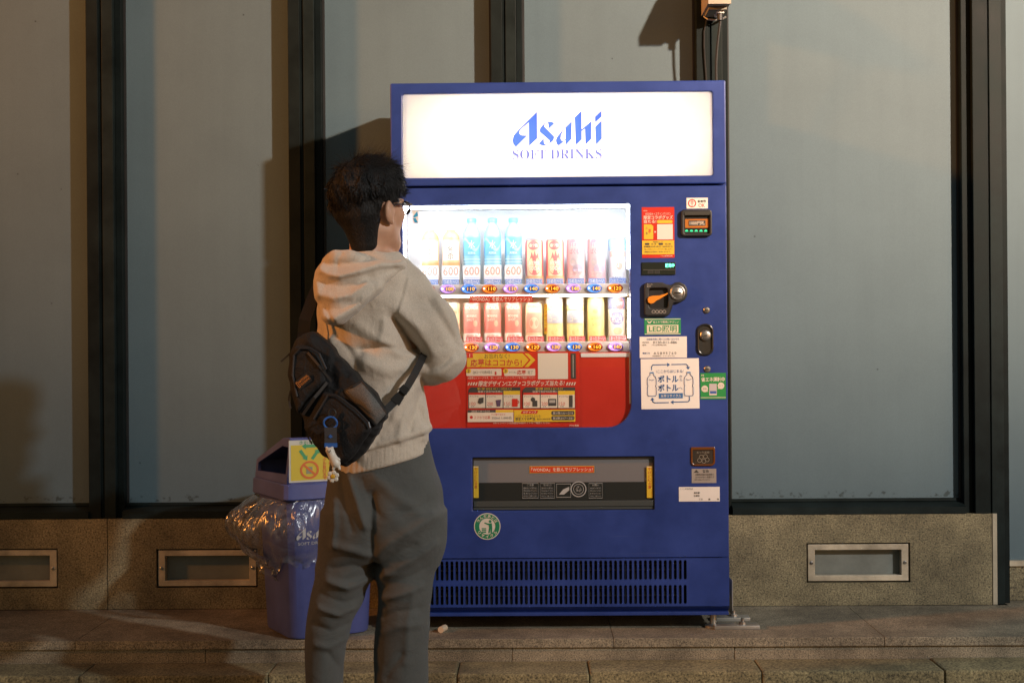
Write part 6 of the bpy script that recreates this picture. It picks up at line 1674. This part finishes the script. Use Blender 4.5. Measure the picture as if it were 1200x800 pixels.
mb.raw([a0 + ex * q[0] + ez * q[2] for q in tmp.v], tmp.f, M_OR); mb.build('patch_lettering', M_OR, pa, fix=False)
# shoulder strap (left) and waist strap with buckle (right)
ribbon('shoulder_strap', [bsurf(352, 396, -.16), pp(357, 375, -.12), pp(366, 350, -.085), pp(373, 334, -.05), pp(381, 322, .02), pp(390, 316, .08), pp(402, 322, .13)], .016, bagr)
ribbon('shoulder_strap', [pp(352, 398, -.13), pp(361, 368, -.07), pp(370, 340, .0)], .010, bagr)
ws = [bsurf(450, 484, -.190), pp(463, 470, -.168), pp(476, 455, -.158), pp(486, 438, -.150), pp(494, 422, -.11), pp(499, 410, -.05), pp(500, 400, .02)]
ribbon('waist_strap', ws, .0105, bagr)
mb = MB()
for (u, v_, d, w, h) in ((466, 467, -.172, .015, .013), (474, 456, -.166, .0135, .010)):
    c = Vector(pp(u, v_, d)); e = Vector((.62, 0, .78)); s_ = Vector((.78, 0, -.62))
    pts = [c + s_ * a + e * b for a, b in ((-w, -h), (w, -h), (w * .8, h), (-w * .8, h))]
    mb.raw([p + Vector((0, -.006, 0)) for p in pts] + [p + Vector((0, .006, 0)) for p in pts], [(0, 1, 2, 3), (7, 6, 5, 4), (0, 4, 5, 1), (1, 5, 6, 2), (2, 6, 7, 3), (3, 7, 4, 0)], M_BLACKP)
mb.build('buckle', M_BLACKP, bagr)
for pts in ([(341, 410), (333, 417), (325, 424)], [(338, 458), (336, 468), (339, 479)], [(371, 510), (362, 504), (361, 512), (366, 520)]):
    ribbon('pull_cord', [bsurf(u, v_, -.262) for u, v_ in pts], .0022, bagr, M_BAGW, .003)
# ---- key strap hanging from the bag
ks = root('key_strap', bsurf(391, 520, -.30), 'blue and grey key strap with white charms hanging from the bag', 'key strap')
M_BLU = plain((.03, .12, .42), .35); dk = -.300
c = bsurf(388, 495, dk - .004); mb = MB()
mb.tube([c + Vector((.0175 * math.cos(a), -.002 * math.sin(3 * a), .0155 * math.sin(a))) for a in np.linspace(0, 2 * math.pi, 29)], .0028, M_BLU, 8, False); autosmooth(mb.build('ring', M_BLU, ks))
c2 = bsurf(390, 484, dk); mb = MB(); mb.tube([c2 + Vector((.009 * math.cos(a), 0, .011 * math.sin(a))) for a in np.linspace(0, 2 * math.pi, 21)], .0025, M_BLACKP, 6, False); autosmooth(mb.build('hook', M_BLACKP, ks))
st1 = ribbon('strap', [bsurf(388.5, 500, dk - .004), bsurf(388.8, 518, dk - .006)], .016, ks, plain((.035, .037, .042), .7, 0, .3, .3, 800), .004)
ribbon('strap_band', [bsurf(389, 518.2, dk - .007), bsurf(389, 523, dk - .007)], .0165, ks, M_BLU, .006)
mb = MB(); cc = bsurf(388.5, 511, dk - .0095); mb.flat([(cc.x - .006, cc.z), (cc.x, cc.z + .007), (cc.x + .006, cc.z), (cc.x, cc.z - .004)], cc.y, M_BLU); mb.build('strap_mark', M_BLU, st1, fix=False)
ribbon('strap', [bsurf(389.5, 523, dk - .005), bsurf(392, 542, dk - .004), bsurf(391, 552, dk - .004)], .006, ks, M_BLACKP, .003)
G = Vox(np.array(bsurf(394, 533, dk)) - .05, np.array(bsurf(394, 533, dk)) + .05, .0016)
bc = np.array(bsurf(392, 535.5, dk - .014)); M_CH = plain((.62, .58, .50), .45)
G.path([bc + (-.006, 0, .012), bc + (.006, 0, -.014)], [.0105, .0125], .006); G.ell(bc + (-.009, -.001, .019), (.0115, .010, .009), .004)
for s_ in (-1, 1): G.ell(bc + (-.010 + s_ * .0075, 0, .027), (.0035, .003, .0035), .002); G.cone(bc + (.008 + s_ * .006, -.002, -.022), bc + (.008 + s_ * .008, -.003, -.028), .0042, .0042, .003)
G.cone(bc + (.004, -.006, .004), bc + (.016, -.004, -.004), .0035, .0035, .003)
ch = put('white_charm', G.mesh('white_charm', M_CH, 1), ks); del G
mb = MB()
for (dx, dz) in ((-.013, .020), (-.006, .020), (-.0095, .0165)): q = Vector(bc) + Vector((dx, -.0115, dz)); mb.lathe([(.0016, 0), (.0012, .001)], q, M_INK, 8, 'Y')
mb.build('charm_face', M_INK, ch)
fc = bsurf(391.5, 557, dk - .012); mb = MB()
for k in range(6):
    a = 2 * math.pi * k / 6 + .3; q = fc + Vector((.0105 * math.cos(a), 0, .0105 * math.sin(a))); mb.lathe([(.0062, -.002), (.0066, .001), (.004, .004), (.0005, .0045)], q, M_CH, 12, 'Y')
fl_ = autosmooth(mb.build('flower_charm', M_CH, ks))
mb = MB(); mb.lathe([(.0060, -.001), (.0060, .0045), (.004, .0065), (.0005, .007)], fc, plain((.62, .36, .03), .4), 14, 'Y'); autosmooth(mb.build('flower_centre', M_YELLOW, fl_))
bpy.data.objects.remove(TXO, do_unlink=True)
bpy.data.curves.remove(TXT)
